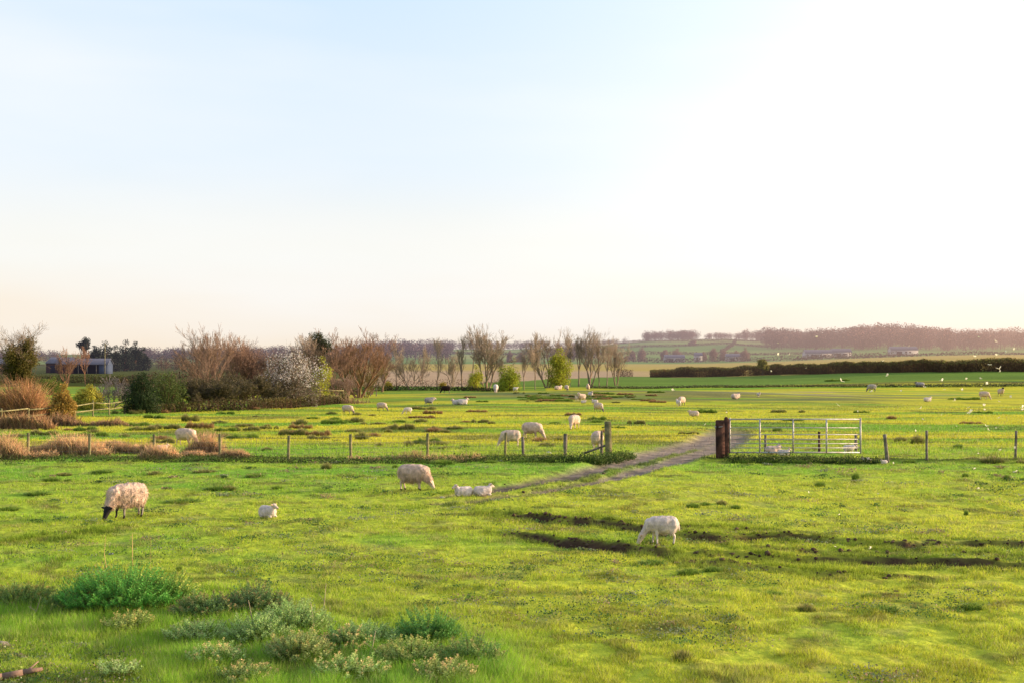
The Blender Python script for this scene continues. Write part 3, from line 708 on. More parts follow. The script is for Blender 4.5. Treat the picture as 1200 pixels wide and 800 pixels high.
# gate
s_ = GY / FPX
def gx(px): return (px - 600) * s_
gz = hz(GATE[0], GY); top = 44 * s_; bot = 5.2 * s_
gr = empty('field_gate', (gx(855), GY, gz), label='galvanised metal seven-bar field gate standing closed between the dark post and the grass bank', cat='gate')
ox = gx(855); wdt = gx(1008) - ox
mb = MB(); mb.tubes([[0, 0, top, wdt, 0, top, .026, .026]], 10, cap=True); mb.obj('top_rail', M['galv'], gr, smooth=True)
for f in (.745, .54, .40, .27, .14):
    mb = MB(); z = bot + (top - bot) * f; mb.tubes([[.02, 0, z, wdt - .02, 0, z, .015, .015]], 8, cap=True); mb.obj('rail', M['galv'], gr, smooth=True)
mb = MB(); mb.tubes([[0, 0, bot, wdt, 0, bot, .026, .026]], 10, cap=True); mb.obj('bottom_rail', M['galv'], gr, smooth=True)
for i, px in enumerate((855, 890, 929, 968, 1008)):
    mb = MB(); x = gx(px) - ox
    if i in (0, 4): mb.tubes([[x, -.004, bot - .03, x, -.004, top + .05, .030, .030]], 10, cap=True)
    else: mb.box((x, -.034, (top + bot) / 2), (.055, .012, top - bot + .02), bev=.003)
    mb.obj('stile' if i in (0, 4) else 'upright', M['galv'], gr)
mb = MB(); mb.tubes([[-.10, 0, top - .12, .01, 0, top - .12, .014, .014]], 8, cap=True); mb.box((-.06, 0, top - .12), (.03, .06, .07), bev=.004); mb.obj('hinge', M['galv'], gr)
mb = MB(); mb.tubes([[-.10, 0, bot + .12, .01, 0, bot + .12, .014, .014]], 8, cap=True); mb.obj('hinge', M['galv'], gr)
# sleeper gate post: a wide slab and a taller round-headed one
gp = empty('gate_post', (gx(848), GY + .02, hz(gx(848), GY)), label='thick dark red-brown double timber gate post at the left end of the metal gate', cat='post')
mb = MB(); mb.box((-.12, 0, .58), (.29, .16, 1.44), bev=.02, rot=Matrix.Rotation(-.01, 4, 'Y')); mb.obj('sleeper', M['sleeper'], gp)
mb = MB(); mb.box((.095, .01, .60), (.17, .17, 1.48), bev=.02, rot=Matrix.Rotation(.015, 4, 'Y')); mb.box((.09, .01, 1.36), (.11, .12, .1), bev=.035); mb.obj('post', M['sleeper'], gp)
mb = MB(); mb.box((-.285, -.04, 1.05), (.05, .05, .09), bev=.008); mb.tubes([[-.27, -.05, 1.05, -.05, -.10, 1.08, .012, .012]], 6); mb.obj('latch', M['galv'], gp)
# left strainer post with brace
p = _g0(713, 538, base_h)
gp2 = empty('gate_post', (p[0], p[1], hz(p[0], p[1])), label='stout square greenish strainer post ending the fence left of the gateway', cat='post')
mb = MB(); mb.box((0, 0, .52), (.22, .2, 1.50), bev=.02, rot=Matrix.Rotation(-.03, 4, 'Y')); mb.obj('post', M['wood'], gp2)
mb = MB(); mb.tubes([[-.06, .0, .46, -.85, 0.05, .16, .035, .04]], 8, cap=True); mb.obj('brace', M['oldwood'], gp2)

# far-left paddock fence and the rails below the thicket
def rail_fence(pts, h, label, gap_lean=0, rails=(.45, .85), m='oldwood', w=.12, every=None):
    Q = [G(a, b) for a, b in pts]
    f = empty('rail_fence', tuple(Q[0]), label=label, cat='fence')
    for q in Q: post_obj('fence_post', f, q[0], q[1], h * rng.uniform(.9, 1.15), w, lean=rng.uniform(-.08, .08), m=m)
    o = np.array(f.location)
    for a, b in zip(Q[:-1], Q[1:]):
        for r in rails:
            mb = MB(); p = a - o + [0, -.06, h * r + rng.uniform(-.06, .06)]; q = b - o + [0, -.06, h * r + rng.uniform(-.06, .06)]
            mb.tubes([[*p, *q, .05, .05]], 6, cap=True); mb.obj('rail', M[m], f)
rail_fence([(-30, 499), (3, 498), (33, 496), (62, 493), (88, 490), (109, 487), (128, 486), (147, 484), (156, 483)], 1.15, 'old rough rail fence in front of the red scrub on the far left', m='wood')
rail_fence([(232, 480), (255, 479), (284, 478), (312, 477), (345, 475)], 1.0, 'low grey rail fence under the bare thicket', m='oldwood')
rail_fence([(372, 472), (376, 471), (403, 470)], 1.5, 'broken pale posts and rail right of the blossoming tree', m='wood')
rail_fence([(428, 464), (434, 463), (441, 463)], 1.5, 'short pale fence piece right of the big bare tree', m='oldwood')

# ------------------------------------------------------------------ trees
def grow(p, d, L, r, lev, maxlev, out, up=.15, spread=.6, kids=3, tip=.012, wig=.18, lr=.68):
    n = 3 if lev < maxlev else 2
    p = np.array(p, float); d = np.array(d, float); d /= np.linalg.norm(d)
    r1 = max(tip, r * (.55 if lev else .6)); pts = [p]
    for i in range(n):
        d = d + rng.normal(size=3) * wig + np.array([0, 0, up]); d /= np.linalg.norm(d)
        q = p + d * L / n; a, b = r + (r1 - r) * i / n, r + (r1 - r) * (i + 1) / n
        out.append((lev, [*p, *q, a, b])); p = q; pts.append((p.copy(), d.copy(), b))
    if lev >= maxlev: return
    kk = kids if isinstance(kids, int) else kids[min(lev, len(kids) - 1)]
    for i in range(kk):
        t = rng.uniform(.35, 1) if i else 1.0
        j = min(n, max(1, int(round(t * n)))); q, dd, rr = pts[j]
        ax = np.cross(dd, rng.normal(size=3)); ax /= np.linalg.norm(ax)
        s = spread * rng.uniform(.6, 1.25) * (1 if i else .45)
        nd = dd * math.cos(s) + ax * math.sin(s)
        grow(q, nd, L * lr * rng.uniform(.8, 1.2), rr * (.8 if i else .95), lev + 1, maxlev, out, up, spread, kids, tip, wig, lr)
def bare_tree(h, seed, style):
    """returns (trunk segs, crown segs) for a tree about h tall"""
    global rng
    keep = rng; rng = np.random.default_rng(seed); out = []
    if style == 'poplar': grow((0, 0, 0), (0, 0, 1), h * .46, h * .016, 0, 5, out, .16, .44, (4, 4, 4, 4, 4), .016, .12, .62)
    elif style == 'multi':
        for a in range(4):
            an = a * 1.6 + rng.uniform(0, 1); grow((math.cos(an) * .2, math.sin(an) * .2, 0), (math.cos(an) * .35, math.sin(an) * .35, 1), h * .36, h * .014, 0, 5, out, .12, .45, (4, 4, 4, 3, 3), .017, .14, .64)
    elif style == 'round': grow((0, 0, 0), (0, 0, 1), h * .30, h * .03, 0, 5, out, .08, .70, (5, 4, 4, 4, 4), .018, .17, .70)
    elif style == 'bush':
        for a in range(9):
            an = a * .7 + rng.uniform(0, 1); grow((math.cos(an) * h * .08, math.sin(an) * h * .08, 0), (math.cos(an) * .7, math.sin(an) * .7, 1), h * .34, h * .012, 0, 4, out, .10, .55, (4, 4, 3, 3), .016, .16, .68)
    rng = keep
    A = np.array([s for l, s in out]); z = A[:, 5].max(); A[:, :6] *= h / z
    lev = np.array([l for l, s in out])
    return A[lev <= 1], A[lev > 1]
_trees = {}
def tree(px, py, hpx, style, seed, col, label, cat='tree', name='bare_tree', wide=1.0, group=None, twig=1.0, loc=None, leaf=None, h=None):
    g = G(px, py) if loc is None else np.array(loc); hm = hpx * g[1] / FPX if h is None else h
    key = (style, seed, col, twig, str(leaf))
    rz = rng.uniform(0, 6.28)
    if key in _trees:
        root0, h0 = _trees[key]
        return dup(root0, tuple(g), rz, (hm / h0 * wide, hm / h0 * wide, hm / h0), label=label, group=group or '')
    T, Cn = bare_tree(hm, seed, style)
    thick = g[1] / 235.0
    Cn[:, 6:] = np.maximum(Cn[:, 6:] * .7, .0085 * twig * thick); Cn[:, 6:] *= 1.0
    root = empty(name, tuple(g), rz, label=label, cat=cat, group=group); root.scale = (wide, wide, 1)
    mb = MB(); mb.tubes(T, 6, col=cv(np.array(col) * .75, len(T), .1)); mb.obj('trunk', M['bark'], root)
    mb = MB(); hgt = np.clip(Cn[:, 5] / hm, 0, 1)[:, None]
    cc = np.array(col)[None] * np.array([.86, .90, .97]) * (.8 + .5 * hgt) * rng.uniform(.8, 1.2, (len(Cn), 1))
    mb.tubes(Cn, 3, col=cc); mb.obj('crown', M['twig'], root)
    if leaf:
        # leaf = (count, size, colour, where, share)
        for nm, cnt, size, lc, where in leaf:
            if nm != 'blossom': cnt = int(cnt * 2.2); size = size * .66
            if where == 'limbs': q = np.concatenate([T, Cn[(Cn[:, 5] < hm * .8) & (Cn[:, 6] > np.quantile(Cn[:, 6], .975))]]); where = 'trunk'
            else: q = T
            src = {'tips': Cn, 'trunk': q, 'all': np.concatenate([T, Cn])}[where]
            if where == 'trunk': ww = np.linalg.norm(src[:, 3:6] - src[:, :3], axis=1); pr = ww / ww.sum(); idx = rng.choice(len(src), cnt, p=pr)
            else: idx = rng.integers(0, len(src), cnt)
            t = rng.random((cnt, 1)); P = src[idx, :3] * (1 - t) + src[idx, 3:6] * t
            jit = hm * (.035 if where == 'trunk' else .02); P = P + rng.normal(size=(cnt, 3)) * jit * (1 if nm == 'ivy' else .7)
            P[:, 2] = np.maximum(P[:, 2], .1)
            sh = .55 + .6 * vn(P[:, 0] * 1.3 + P[:, 2], P[:, 1] * 1.3 + P[:, 2] * .8, 3)[:, None]
            mb = MB(); mb.leaves(P, rng.uniform(.6, 1.3, cnt) * size, cv(lc, cnt, .25, .08) * sh, up=.3); mb.obj(nm, M['leaf'], root)
    _trees[key] = (root, hm)
    return root
def blob_points(n, lobes, rr):
    """points through the volume of a few uneven lobes, denser to the shell"""
    L = np.array(lobes); idx = rng.choice(len(L), n, p=L[:, 3] ** 2 / (L[:, 3] ** 2).sum())
    d = rng.normal(size=(n, 3)); d /= np.linalg.norm(d, axis=1, keepdims=True)
    r = rng.random(n) ** .30
    w = 1 + .38 * (vn(d[:, 0] * 2.6 + idx * 3.3, d[:, 1] * 2.6 + d[:, 2] * 2.1, 11) - .5) * 2
    P = L[idx, :3] + d * (r * w)[:, None] * L[idx, 3:4] * np.array(rr)
    return P, r
def leafy(px, py, hpx, wpx, col, label, name, cat='bush', dens=1.0, leafs=.22, seed=0, trunk=True, top=None, group=None, twigc=(.14, .09, .06), loc=None, squash=1.0, trunk_h=.0, twigs=80, tipc=None):
    """a shrub or tree whose foliage is many leaf clusters over real stems"""
    global rng
    g = G(px, py) if loc is None else np.array(loc); s = g[1] / FPX; h, wd = hpx * s, wpx * s
    keep = rng; rng = np.random.default_rng(1000 + seed)
    root = empty(name, tuple(g), 0, label=label, cat=cat, group=group)
    nl = 12; z0 = h * trunk_h; lobes = []
    for i in range(nl):
        a = i * 2.4 + rng.uniform(0, 1); f = rng.uniform(.1, .9); env = 1 - abs(f - .40) ** 2 * 1.8
        lobes.append((math.cos(a) * wd * .30 * env * rng.uniform(.3, 1.1), math.sin(a) * wd * .27 * env, z0 + (h - z0) * (.10 + .68 * f), min(wd, (h - z0)) * rng.uniform(.18, .31)))
    if trunk_h < .05:
        for a in np.arange(5) * 1.26: lobes.append((math.cos(a) * wd * .27, math.sin(a) * wd * .2, h * .13, min(wd, h) * .20))
    lobes.append((0, 0, z0 + (h - z0) * .45, min(wd, h - z0) * .34)); lobes.append((wd * .05, 0, h - min(wd, h) * .16, min(wd, h) * .14))
    mb = MB(); S = []
    for q in lobes:
        S.append([0, 0, 0, q[0] * .5, q[1] * .5, q[2] * .55, h * .02, h * .013]); S.append([q[0] * .5, q[1] * .5, q[2] * .55, q[0], q[1], q[2], h * .013, h * .006])
    mb.tubes(S, 5, col=twigc); mb.obj('trunk', M['bark'], root)
    n = int(dens * 2600)
    if leafs < .4: n = int(n * 2.6); leafs *= .62
    elif leafs < .8: n = int(n * 1.8); leafs *= .7
    P, r = blob_points(n, lobes, (1.0, 1.0, 1.0)); P[:, 2] = np.clip(P[:, 2], .03, None)
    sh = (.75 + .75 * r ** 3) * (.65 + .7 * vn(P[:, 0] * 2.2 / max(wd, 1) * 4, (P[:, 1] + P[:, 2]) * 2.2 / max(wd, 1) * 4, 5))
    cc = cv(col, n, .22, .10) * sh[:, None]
    if tipc is not None:
        m = (P[:, 2] > h * (.30 + .25 * vn(P[:, 0], P[:, 1], 9))) & (r > .70) & (rng.random(n) < .62); cc[m] = cv(tipc, m.sum(), .15, .05)
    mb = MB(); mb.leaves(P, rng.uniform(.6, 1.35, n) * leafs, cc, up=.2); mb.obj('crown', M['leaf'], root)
    if twigs:
        idx = rng.integers(0, n, twigs); d = P[idx] - np.array([0, 0, h * .35]); d /= np.maximum(np.linalg.norm(d, axis=1, keepdims=True), .01)
        q = P[idx] + d * h * .10 * rng.uniform(.4, 1.3, (twigs, 1)) + np.array([0, 0, h * .05])
        mb = MB(); mb.tubes(np.concatenate([P[idx] - d * h * .1, q, np.full((twigs, 1), .012 * g[1] / 200), np.full((twigs, 1), .006 * g[1] / 200)], 1), 3, col=twigc); mb.obj('twigs', M['twig'], root)
    rng = keep
    return root
BR = (.26, .16, .105); RB = (.34, .19, .12); GB = (.30, .22, .15); OL = (.22, .19, .09)
# left: ivy tree, scrub, bushes
tree(40, 456, 81, 'round', 3, (.24, .17, .12), 'tall ivy-clad tree with bare upper branches behind the red scrub on the far left', name='ivy_tree', wide=1.15, twig=.8,
     leaf=[('ivy', 11000, .42, (.15, .13, .035), 'limbs')])
tree(78, 452, 48, 'multi', 5, RB, 'slim bare tree leaning between the ivy tree and the barn', wide=.8, twig=.6)
tree(100, 450, 46, 'poplar', 6, RB, 'thin bare sapling in front of the open barn', wide=.7, twig=.5)
tree(14, 452, 34, 'bush', 7, BR, 'low bare thorn at the left edge below the red barn', cat='bush', name='bare_shrub')
def whips(px, py, hpx, wpx, col, label, seed, n=500, name='red_scrub', cat='scrub', lean=.25, tipc=None, m='twig', rad=.011, group=None, depth=.5, droop=0):
    """upright whips: dogwood, reeds, dead stalks"""
    global rng
    keep = rng; rng = np.random.default_rng(3000 + seed)
    g = G(px, py); s = g[1] / FPX; h, wd = hpx * s, wpx * s
    x = (rng.uniform(-.5, .5, n) + rng.normal(size=n) * .07) * wd; y = rng.uniform(-.5, .5, n) * wd * depth
    env = np.clip(1.15 - (np.abs(x) / (wd * .5)) ** 2 * .6, .3, 1) * np.clip(1.9 * fbm(x * .9, y * .7, seed, 3) - .22, .12, 1.3)
    L = h * env * rng.uniform(.35, 1.15, n)
    z = H(x + g[0], y + g[1]) - g[2]
    p0 = np.stack([x, y, z], 1); dd = rng.normal(size=(n, 2)) * lean
    p1 = p0 + np.stack([dd[:, 0] * L * .4, dd[:, 1] * L * .4, L * .6], 1); p2 = p1 + np.stack([dd[:, 0] * L * .7, dd[:, 1] * L * .7, L * (.4 - droop)], 1)
    r0 = rad * rng.uniform(.7, 1.3, n)[:, None]
    c = cv(col, n, .4, .14) * (.7 + .6 * fbm(x * .7 + 5, y, seed + 3, 3))[:, None]; tcx = c * 1.15 if tipc is None else cv(tipc, n, .35, .14) * (.6 + .8 * fbm(x * .7 + 5, y, seed + 3, 3))[:, None]
    mb = MB(); mb.tubes(np.concatenate([p0, p1, r0, r0 * .8], 1), 3, col=c * .75); mb.tubes(np.concatenate([p1, p2, r0 * .8, r0 * .3], 1), 3, col=tcx)
    o = mb.obj(name, M[m], None, loc=tuple(g), label=label, cat=cat, group=group)
    rng = keep; return o
whips(18, 492, 46, 62, (.32, .18, .09), 'dense red-brown willow scrub at the left edge', 1, 2600, rad=.017)
whips(58, 490, 44, 46, (.33, .19, .09), 'red-brown willow scrub between the left edge scrub and the orange bush', 2, 2100, rad=.017)
leafy(73, 493, 46, 34, (.32, .21, .05), 'orange-brown budding bush in front of the red scrub', 'budding_bush', leafs=.20, seed=2, dens=1.1)
leafy(103, 480, 32, 44, (.34, .31, .05), 'yellow-green bush behind the old rail fence', 'willow_bush', leafs=.22, seed=3)
leafy(60, 462, 22, 60, (.12, .15, .03), 'low green hedge bush below the ivy tree', 'green_bush', leafs=.25, seed=4, dens=.8)
tree(131, 477, 40, 'bush', 8, (.22, .18, .17), 'grey blackthorn bush with a little pale blossom left of the dark evergreen', cat='bush', name='blackthorn_bush', leaf=[('blossom', 500, .09, (.62, .60, .62), 'tips')])
leafy(165, 484, 51, 46, (.030, .050, .018), 'very dark round evergreen bush on the field edge', 'evergreen_bush', leafs=.20, seed=5, dens=1.9, twigs=0)
leafy(196, 482, 49, 58, (.085, .115, .030), 'mid green bush right of the dark evergreen', 'green_bush', leafs=.2, seed=6, dens=1.1)
tree(222, 480, 44, 'bush', 9, (.17, .13, .09), 'brown leafless thicket bush right of the green bush', cat='bush', name='bare_shrub', wide=1.4, leaf=[('buds', 3500, .17, (.11, .095, .045), 'all')])
tree(246, 478, 101, 'multi', 11, (.30, .19, .13), 'tallest bare tree of the left thicket, many thin upright stems', wide=.95, twig=.8)
tree(270, 476, 82, 'poplar', 12, (.30, .18, .12), 'bare tree just right of the tallest in the left thicket', wide=1.1, twig=.9)
tree(300, 475, 88, 'round', 13, (.20, .12, .085), 'dark-crowned round bare tree left of the white blossom tree', wide=.75, twig=1.1)
for i, (px, py, hp) in enumerate(((240, 480, 40), (266, 479, 44), (290, 478, 42), (318, 476, 40))):
    tree(px, py, hp, 'bush', 20 + i % 2, (.15, .12, .08), ['brown undergrowth bush below the tallest bare tree', 'brown undergrowth bush in the middle of the left thicket', 'dark undergrowth bush below the round bare tree', 'dark undergrowth bush left of the white blossom tree'][i], cat='bush', name='bare_shrub', group='bushes under the left thicket', wide=1.35, leaf=[('buds', 3800, .17, (.11, .095, .04), 'all')])
leafy(340, 476, 72, 84, (.17, .145, .11), 'blackthorn tree covered in white blossom', 'blossom_tree', cat='tree', leafs=.23, seed=14, dens=2.1, twigs=500, tipc=(.76, .70, .68))
tree(372, 470, 82, 'round', 15, (.16, .11, .08), 'tree with a dark ivy-covered round head behind the blossom tree', name='ivy_tree', wide=.55, twig=.8)
g = G(372, 470)
leafy(376, 470, 55, 34, (.40, .42, .035), 'bright yellow-green bush right of the blossom tree', 'budding_bush', leafs=.18, seed=8, dens=1.0)
o_ = leafy(373, 468, 80, 30, (.035, .045, .018), 'dark evergreen crown rising above the blossom tree', 'evergreen_tree', cat='tree', leafs=.22, seed=9, dens=1.0, trunk_h=.62, twigs=0)
tree(401, 469, 32, 'bush', 16, (.28, .18, .13), 'small thorn bush with pinkish blossom at the foot of the big bare tree', cat='bush', name='blackthorn_bush', leaf=[('blossom', 800, .09, (.68, .52, .44), 'tips')])
tree(420, 466, 84, 'multi', 17, (.30, .17, .105), 'big spreading reddish bare tree in the middle of the left thicket edge', wide=1.45, twig=1.0)
tree(408, 467, 74, 'poplar', 18, (.29, .17, .11), 'bare tree grown into the big spreading reddish tree', wide=1.4, twig=.9)
tree(428, 465, 40, 'bush', 19, (.20, .16, .06), 'olive undergrowth bush right below the big bare tree', cat='bush', name='bare_shrub', wide=.9)
whips(395, 472, 12, 70, (.34, .24, .14), 'dry pale grasses under the blossom tree', 8, 500, name='dry_grass_tuft', cat='dry grass', rad=.02, m='twig')
# the far row of bare trees
row = [(443, 457, 52, .9, 0), (465, 456, 60, .9, 1), (481, 457, 46, 1.1, 2), (495, 455, 52, .7, 0), (512, 456, 62, .9, 1), (530, 454, 44, .8, 2), (541, 456, 66, 1.0, 0), (551, 454, 76, .9, 1), (570, 456, 78, 1.15, 2),
       (588, 455, 40, .8, 0), (614, 456, 50, .9, 1), (627, 456, 50, .9, 0), (641, 455, 72, .9, 2), (668, 452, 56, .8, 0), (678, 452, 68, 1.0, 1), (692, 452, 72, .9, 2), (702, 452, 56, .8, 0), (711, 452, 60, .9, 1), (722, 451, 56, .9, 2)]
rl = ['first bare tree of the far row, beside the big thicket', 'second bare tree of the far row', 'low forked bare tree third in the far row', 'thin fourth bare tree of the far row', 'fifth bare tree of the far row, above the black sheep', 'short bare tree between two taller ones left of the yellow bush',
      'bare tree just left of the narrow yellow-green bush', 'tall pale bare tree behind the narrow yellow-green bush', 'tallest bare tree with dark forked trunk right of the narrow yellow-green bush', 'short bare sapling left of the round green bush',
      'bare tree right behind the round green bush', 'bare tree between the round green bush and the tall willow', 'pale crowned bare tree left of the tall willow', 'thin bare tree just right of the tall willow', 'bare tree with thick dark lower trunk right of the tall willow',
      'tall bare tree in the middle of the right end clump', 'thin bare tree in the right end clump', 'bare tree last but one of the far row', 'last bare tree at the right end of the far row']
for (px, py, hp, wd, v), lb in zip(row, rl):
    tree(px, py, hp, 'poplar' if v != 2 else 'multi', 30 + v + 3 * (int(px) % 4), (.38, .28, .20), lb, wide=wd * (.85 if v != 2 else 1.0), group='bare trees in the far row', twig=.62 if v != 2 else .55)
for i, (px, py, hp, st, cl, lb_) in enumerate(((232, 477, 60, 'poplar', (.26, .18, .13), 'slender bare tree at the left end of the bare thicket'), (256, 474, 84, 'multi', (.27, .18, .13), 'fine twigged bare tree merging into the tallest one'), (284, 474, 72, 'multi', (.24, .15, .11), 'dense bare tree between the tallest and the round dark one'),
        (313, 474, 66, 'round', (.24, .16, .12), 'fine crowned bare tree behind the left side of the blossom tree'), (352, 470, 82, 'poplar', (.36, .27, .2), 'pale slender bare tree rising behind the blossom tree'), (364, 469, 76, 'poplar', (.34, .25, .18), 'second pale slender tree behind the blossom tree'), (390, 468, 66, 'multi', (.28, .17, .12), 'bare tree between the yellow-green bush and the big reddish tree'), (434, 462, 60, 'multi', (.30, .18, .12), 'reddish bare tree on the right flank of the big bare tree'), (448, 458, 50, 'round', (.30, .18, .13), 'rounded bare tree at the start of the far row'))):
    tree(px, py, hp, st, 40 + i, cl, lb_, wide=1.0, twig=.7)
leafy(557, 457, 32, 22, (.36, .37, .035), 'narrow yellow-green bush between two bare trees', 'willow_bush', leafs=.26, seed=12, dens=.6)
leafy(597, 458, 32, 33, (.26, .29, .03), 'round yellow-green bush in front of the far tree row', 'willow_bush', leafs=.32, seed=13, dens=1.0)
leafy(655, 455, 48, 32, (.30, .32, .035), 'tall yellow-green willow in the far tree row', 'willow_tree', cat='tree', leafs=.34, seed=14, dens=1.2)
leafy(455, 457, 12, 16, (.34, .28, .03), 'small yellow gorse bush near the start of the far row', 'gorse_bush', leafs=.22, seed=15, dens=.25, twigs=10)
leafy(519, 456, 10, 12, (.36, .27, .03), 'tiny orange-yellow gorse bush under the fifth bare tree', 'gorse_bush', leafs=.22, seed=16, dens=.2, twigs=10)
def hedge(pts, hpx, col, label, seed, dens=30, width=2.0, leafs=.3, name='hedge', trimmed=True, gaps=0, tipc=None):
    """a hedge along ground points given as photo pixels"""
    global rng
    keep = rng; rng = np.random.default_rng(5000 + seed)
    Q = [G(a, b) for a, b in pts]; hs = [h * q[1] / FPX for h, q in zip(hpx, Q)]
    o = Q[0]; PP = []; CC = []; TW = []
    for (a, ha), (b, hb) in zip(zip(Q[:-1], hs[:-1]), zip(Q[1:], hs[1:])):
        L = np.linalg.norm((b - a)[:2]); n = int(L * dens * 2.0); t = rng.random(n)
        P = a[None] + (b - a)[None] * t[:, None]; hh = ha + (hb - ha) * t
        along = t * L + a[0]
        lump = .78 + .4 * fbm(along * .25, along * 0, seed, 3)
        y = rng.normal(size=n) * width * .32; zf = rng.random(n)
        P[:, 1] += y; P[:, 2] = H(P[:, 0], P[:, 1]) + zf * hh * lump
        P += rng.normal(size=(n, 3)) * .08
        if gaps:
            k = (fbm(along * .15, along * 0 + 3, seed + 5, 3) + rng.normal(size=n) * .12 > gaps) | (rng.random(n) < .25) | (zf > .6); P, zf, along = P[k], zf[k], along[k]
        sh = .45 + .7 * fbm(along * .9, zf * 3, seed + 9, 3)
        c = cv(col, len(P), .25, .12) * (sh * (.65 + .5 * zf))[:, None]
        if tipc is not None: m = (zf > .7) & (rng.random(len(P)) < .5); c[m] = cv(tipc, m.sum(), .2)
        PP.append(P); CC.append(c)
        nt_ = int(L * dens * .06); ti = rng.integers(0, len(P), nt_); bp = P[ti].copy(); bp[:, 2] = H(bp[:, 0], bp[:, 1])
        TW.append(np.concatenate([bp, P[ti] + [0, 0, .15], np.full((nt_, 1), .035), np.full((nt_, 1), .02)], 1))
    root = empty(name, tuple(o), label=label, cat='hedge' if 'hedge' in name else 'bank')
    T = np.concatenate(TW); T[:, :3] -= o; T[:, 3:6] -= o
    if name != 'rough_bank': mb = MB(); mb.tubes(T, 3, col=(.12, .07, .05)); mb.obj('stems', M['bark'], root)
    P = np.concatenate(PP) - o; C = np.concatenate(CC)
    mb = MB(); mb.leaves(P, rng.uniform(.6, 1.4, len(P)) * leafs * .68, C, up=.3); mb.obj('foliage', M['leaf'], root)
    rng = keep; return root
hedge([(762, 441.5), (800, 441), (900, 439), (1000, 437), (1100, 435.5), (1210, 434), (1380, 433)], (9, 11, 12, 13, 14, 15, 17), (.24, .16, .07), 'long dark brown-green trimmed hedge across the right of the far fields', 1, dens=420, leafs=.42, gaps=.27, tipc=(.26, .25, .07))
hedge([(722, 441), (742, 441)], (9, 9), (.13, .07, .045), 'short brown hedge piece left of the long hedge', 2, dens=90, leafs=.35)
hedge([(424, 458), (480, 457), (540, 457), (605, 458)], (6, 5.5, 5, 4), (.045, .06, .022), 'low dark hedge along the foot of the far tree row', 3, dens=90, leafs=.26, width=1.5)
hedge([(430, 452), (500, 451), (600, 450)], (8, 7, 6), (.14, .09, .06), 'thin brown hedge behind the far tree row', 4, dens=30, leafs=.26, width=1.5)
hedge([(-10, 449), (60, 447), (125, 449), (160, 452)], (10, 9, 9, 12), (.09, .10, .03), 'green hedge bank in front of the barns', 5, dens=60, leafs=.4, width=3)
hedge([(140, 466), (200, 464), (260, 463), (345, 462), (420, 462)], (24, 26, 25, 24, 16), (.10, .075, .05), 'tall dull brown hedge behind the left thicket', 6, dens=110, leafs=.42, width=3)
hedge([(146, 484), (215, 482), (290, 480), (350, 477), (408, 471)], (10, 12, 11, 12, 9), (.11, .09, .04), 'low bramble undergrowth along the foot of the left thicket', 8, dens=110, leafs=.24, width=1.6, gaps=.36, tipc=(.16, .14, .05), name='bramble_hedge')
leafy(894, 440, 20, 18, (.20, .19, .045), 'pale budding tree rising out of the long hedge', 'budding_tree', cat='tree', leafs=.5, seed=21, dens=.35, trunk_h=.3)

hedge([(690, 455), (760, 455), (860, 454), (960, 453), (1080, 453), (1210, 452), (1300, 452)], (2.6, 2.2, 3, 2.4, 3.6, 3.6, 3.6), (.07, .075, .035), 'dark rough grass bank running along the far ditch on the right', 11, dens=90, leafs=.24, width=2.2, name='rough_bank', tipc=(.14, .12, .07))
hedge([(852, 541.5), (900, 541.5), (960, 542), (1032, 542.5)], (6, 6.5, 5.5, 4), (.075, .12, .03), 'dark rough grass bank under the metal gate', 12, dens=420, leafs=.085, width=.5, name='rough_bank', tipc=(.16, .18, .05))
hedge([(560, 540.5), (620, 540.5), (665, 541), (702, 541), (728, 540), (742, 537)], (2.5, 4, 8, 11, 9, 3), (.08, .14, .03), 'dark grassy mound around the strainer post and the brace', 13, dens=420, leafs=.085, width=.5, name='rough_bank', tipc=(.16, .20, .05))
hedge([(-120, 540), (0, 540), (120, 540), (240, 540), (340, 542), (420, 542.5), (500, 541.5), (560, 541)], (3, 3, 3.4, 3.6, 2.4, 3, 3.6, 2.2), (.08, .12, .03), 'thin dark ragged bank below the long wire fence', 15, dens=260, leafs=.085, width=.4, name='rough_bank', gaps=.4, tipc=(.17, .17, .06))
# ------------------------------------------------------------------ far woods, hill hedges, far trees, buildings
def wood(trees, name, label, col, seed, per=230):
    """trees: list of (x, y, height, width); one massed wood"""
    global rng
    keep = rng; rng = np.random.default_rng(7000 + seed); mb = MB(); T = []
    for x, y, h, wd in trees:
        z = hz(x, y); n = per
        d = rng.normal(size=(n, 3)); d /= np.linalg.norm(d, axis=1, keepdims=True); r = rng.random(n) ** .4
        P = np.array([x, y, z + h * .50]) + d * r[:, None] * np.array([wd * .62, wd * .55, h * .50]) * (.8 + .4 * vn(d[:, 0] * 2 + x, d[:, 2] * 2, 3))[:, None]
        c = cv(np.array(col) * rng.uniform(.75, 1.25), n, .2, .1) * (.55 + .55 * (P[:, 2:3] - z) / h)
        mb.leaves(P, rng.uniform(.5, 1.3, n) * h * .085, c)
        T.append([x, y, z - .5, x, y, z + h * .6, h * .025, h * .012])
    mb.tubes(T, 4, col=np.array(col) * .6)
    rng = keep
    return mb.obj(name, M['twig'], None, label=label, cat='wood', kind='stuff')
def scatter(px0, px1, y0, y1, n, h, sp=.25):
    L = []
    for _ in range(n):
        y = rng.uniform(y0, y1); px = rng.uniform(px0, px1); hh = rng.uniform(*h); L.append(((px - 600) / FPX * y, y, hh, hh * rng.uniform(.6, 1.0)))
    return L
MA = (.21, .12, .105)
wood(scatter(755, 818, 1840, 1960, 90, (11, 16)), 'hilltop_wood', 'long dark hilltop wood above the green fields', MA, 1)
wood(scatter(826, 872, 1860, 1960, 45, (8, 11)) + scatter(872, 905, 1750, 1950, 30, (10, 16)), 'hilltop_wood', 'lower hilltop wood right of the long dark one', MA, 2)
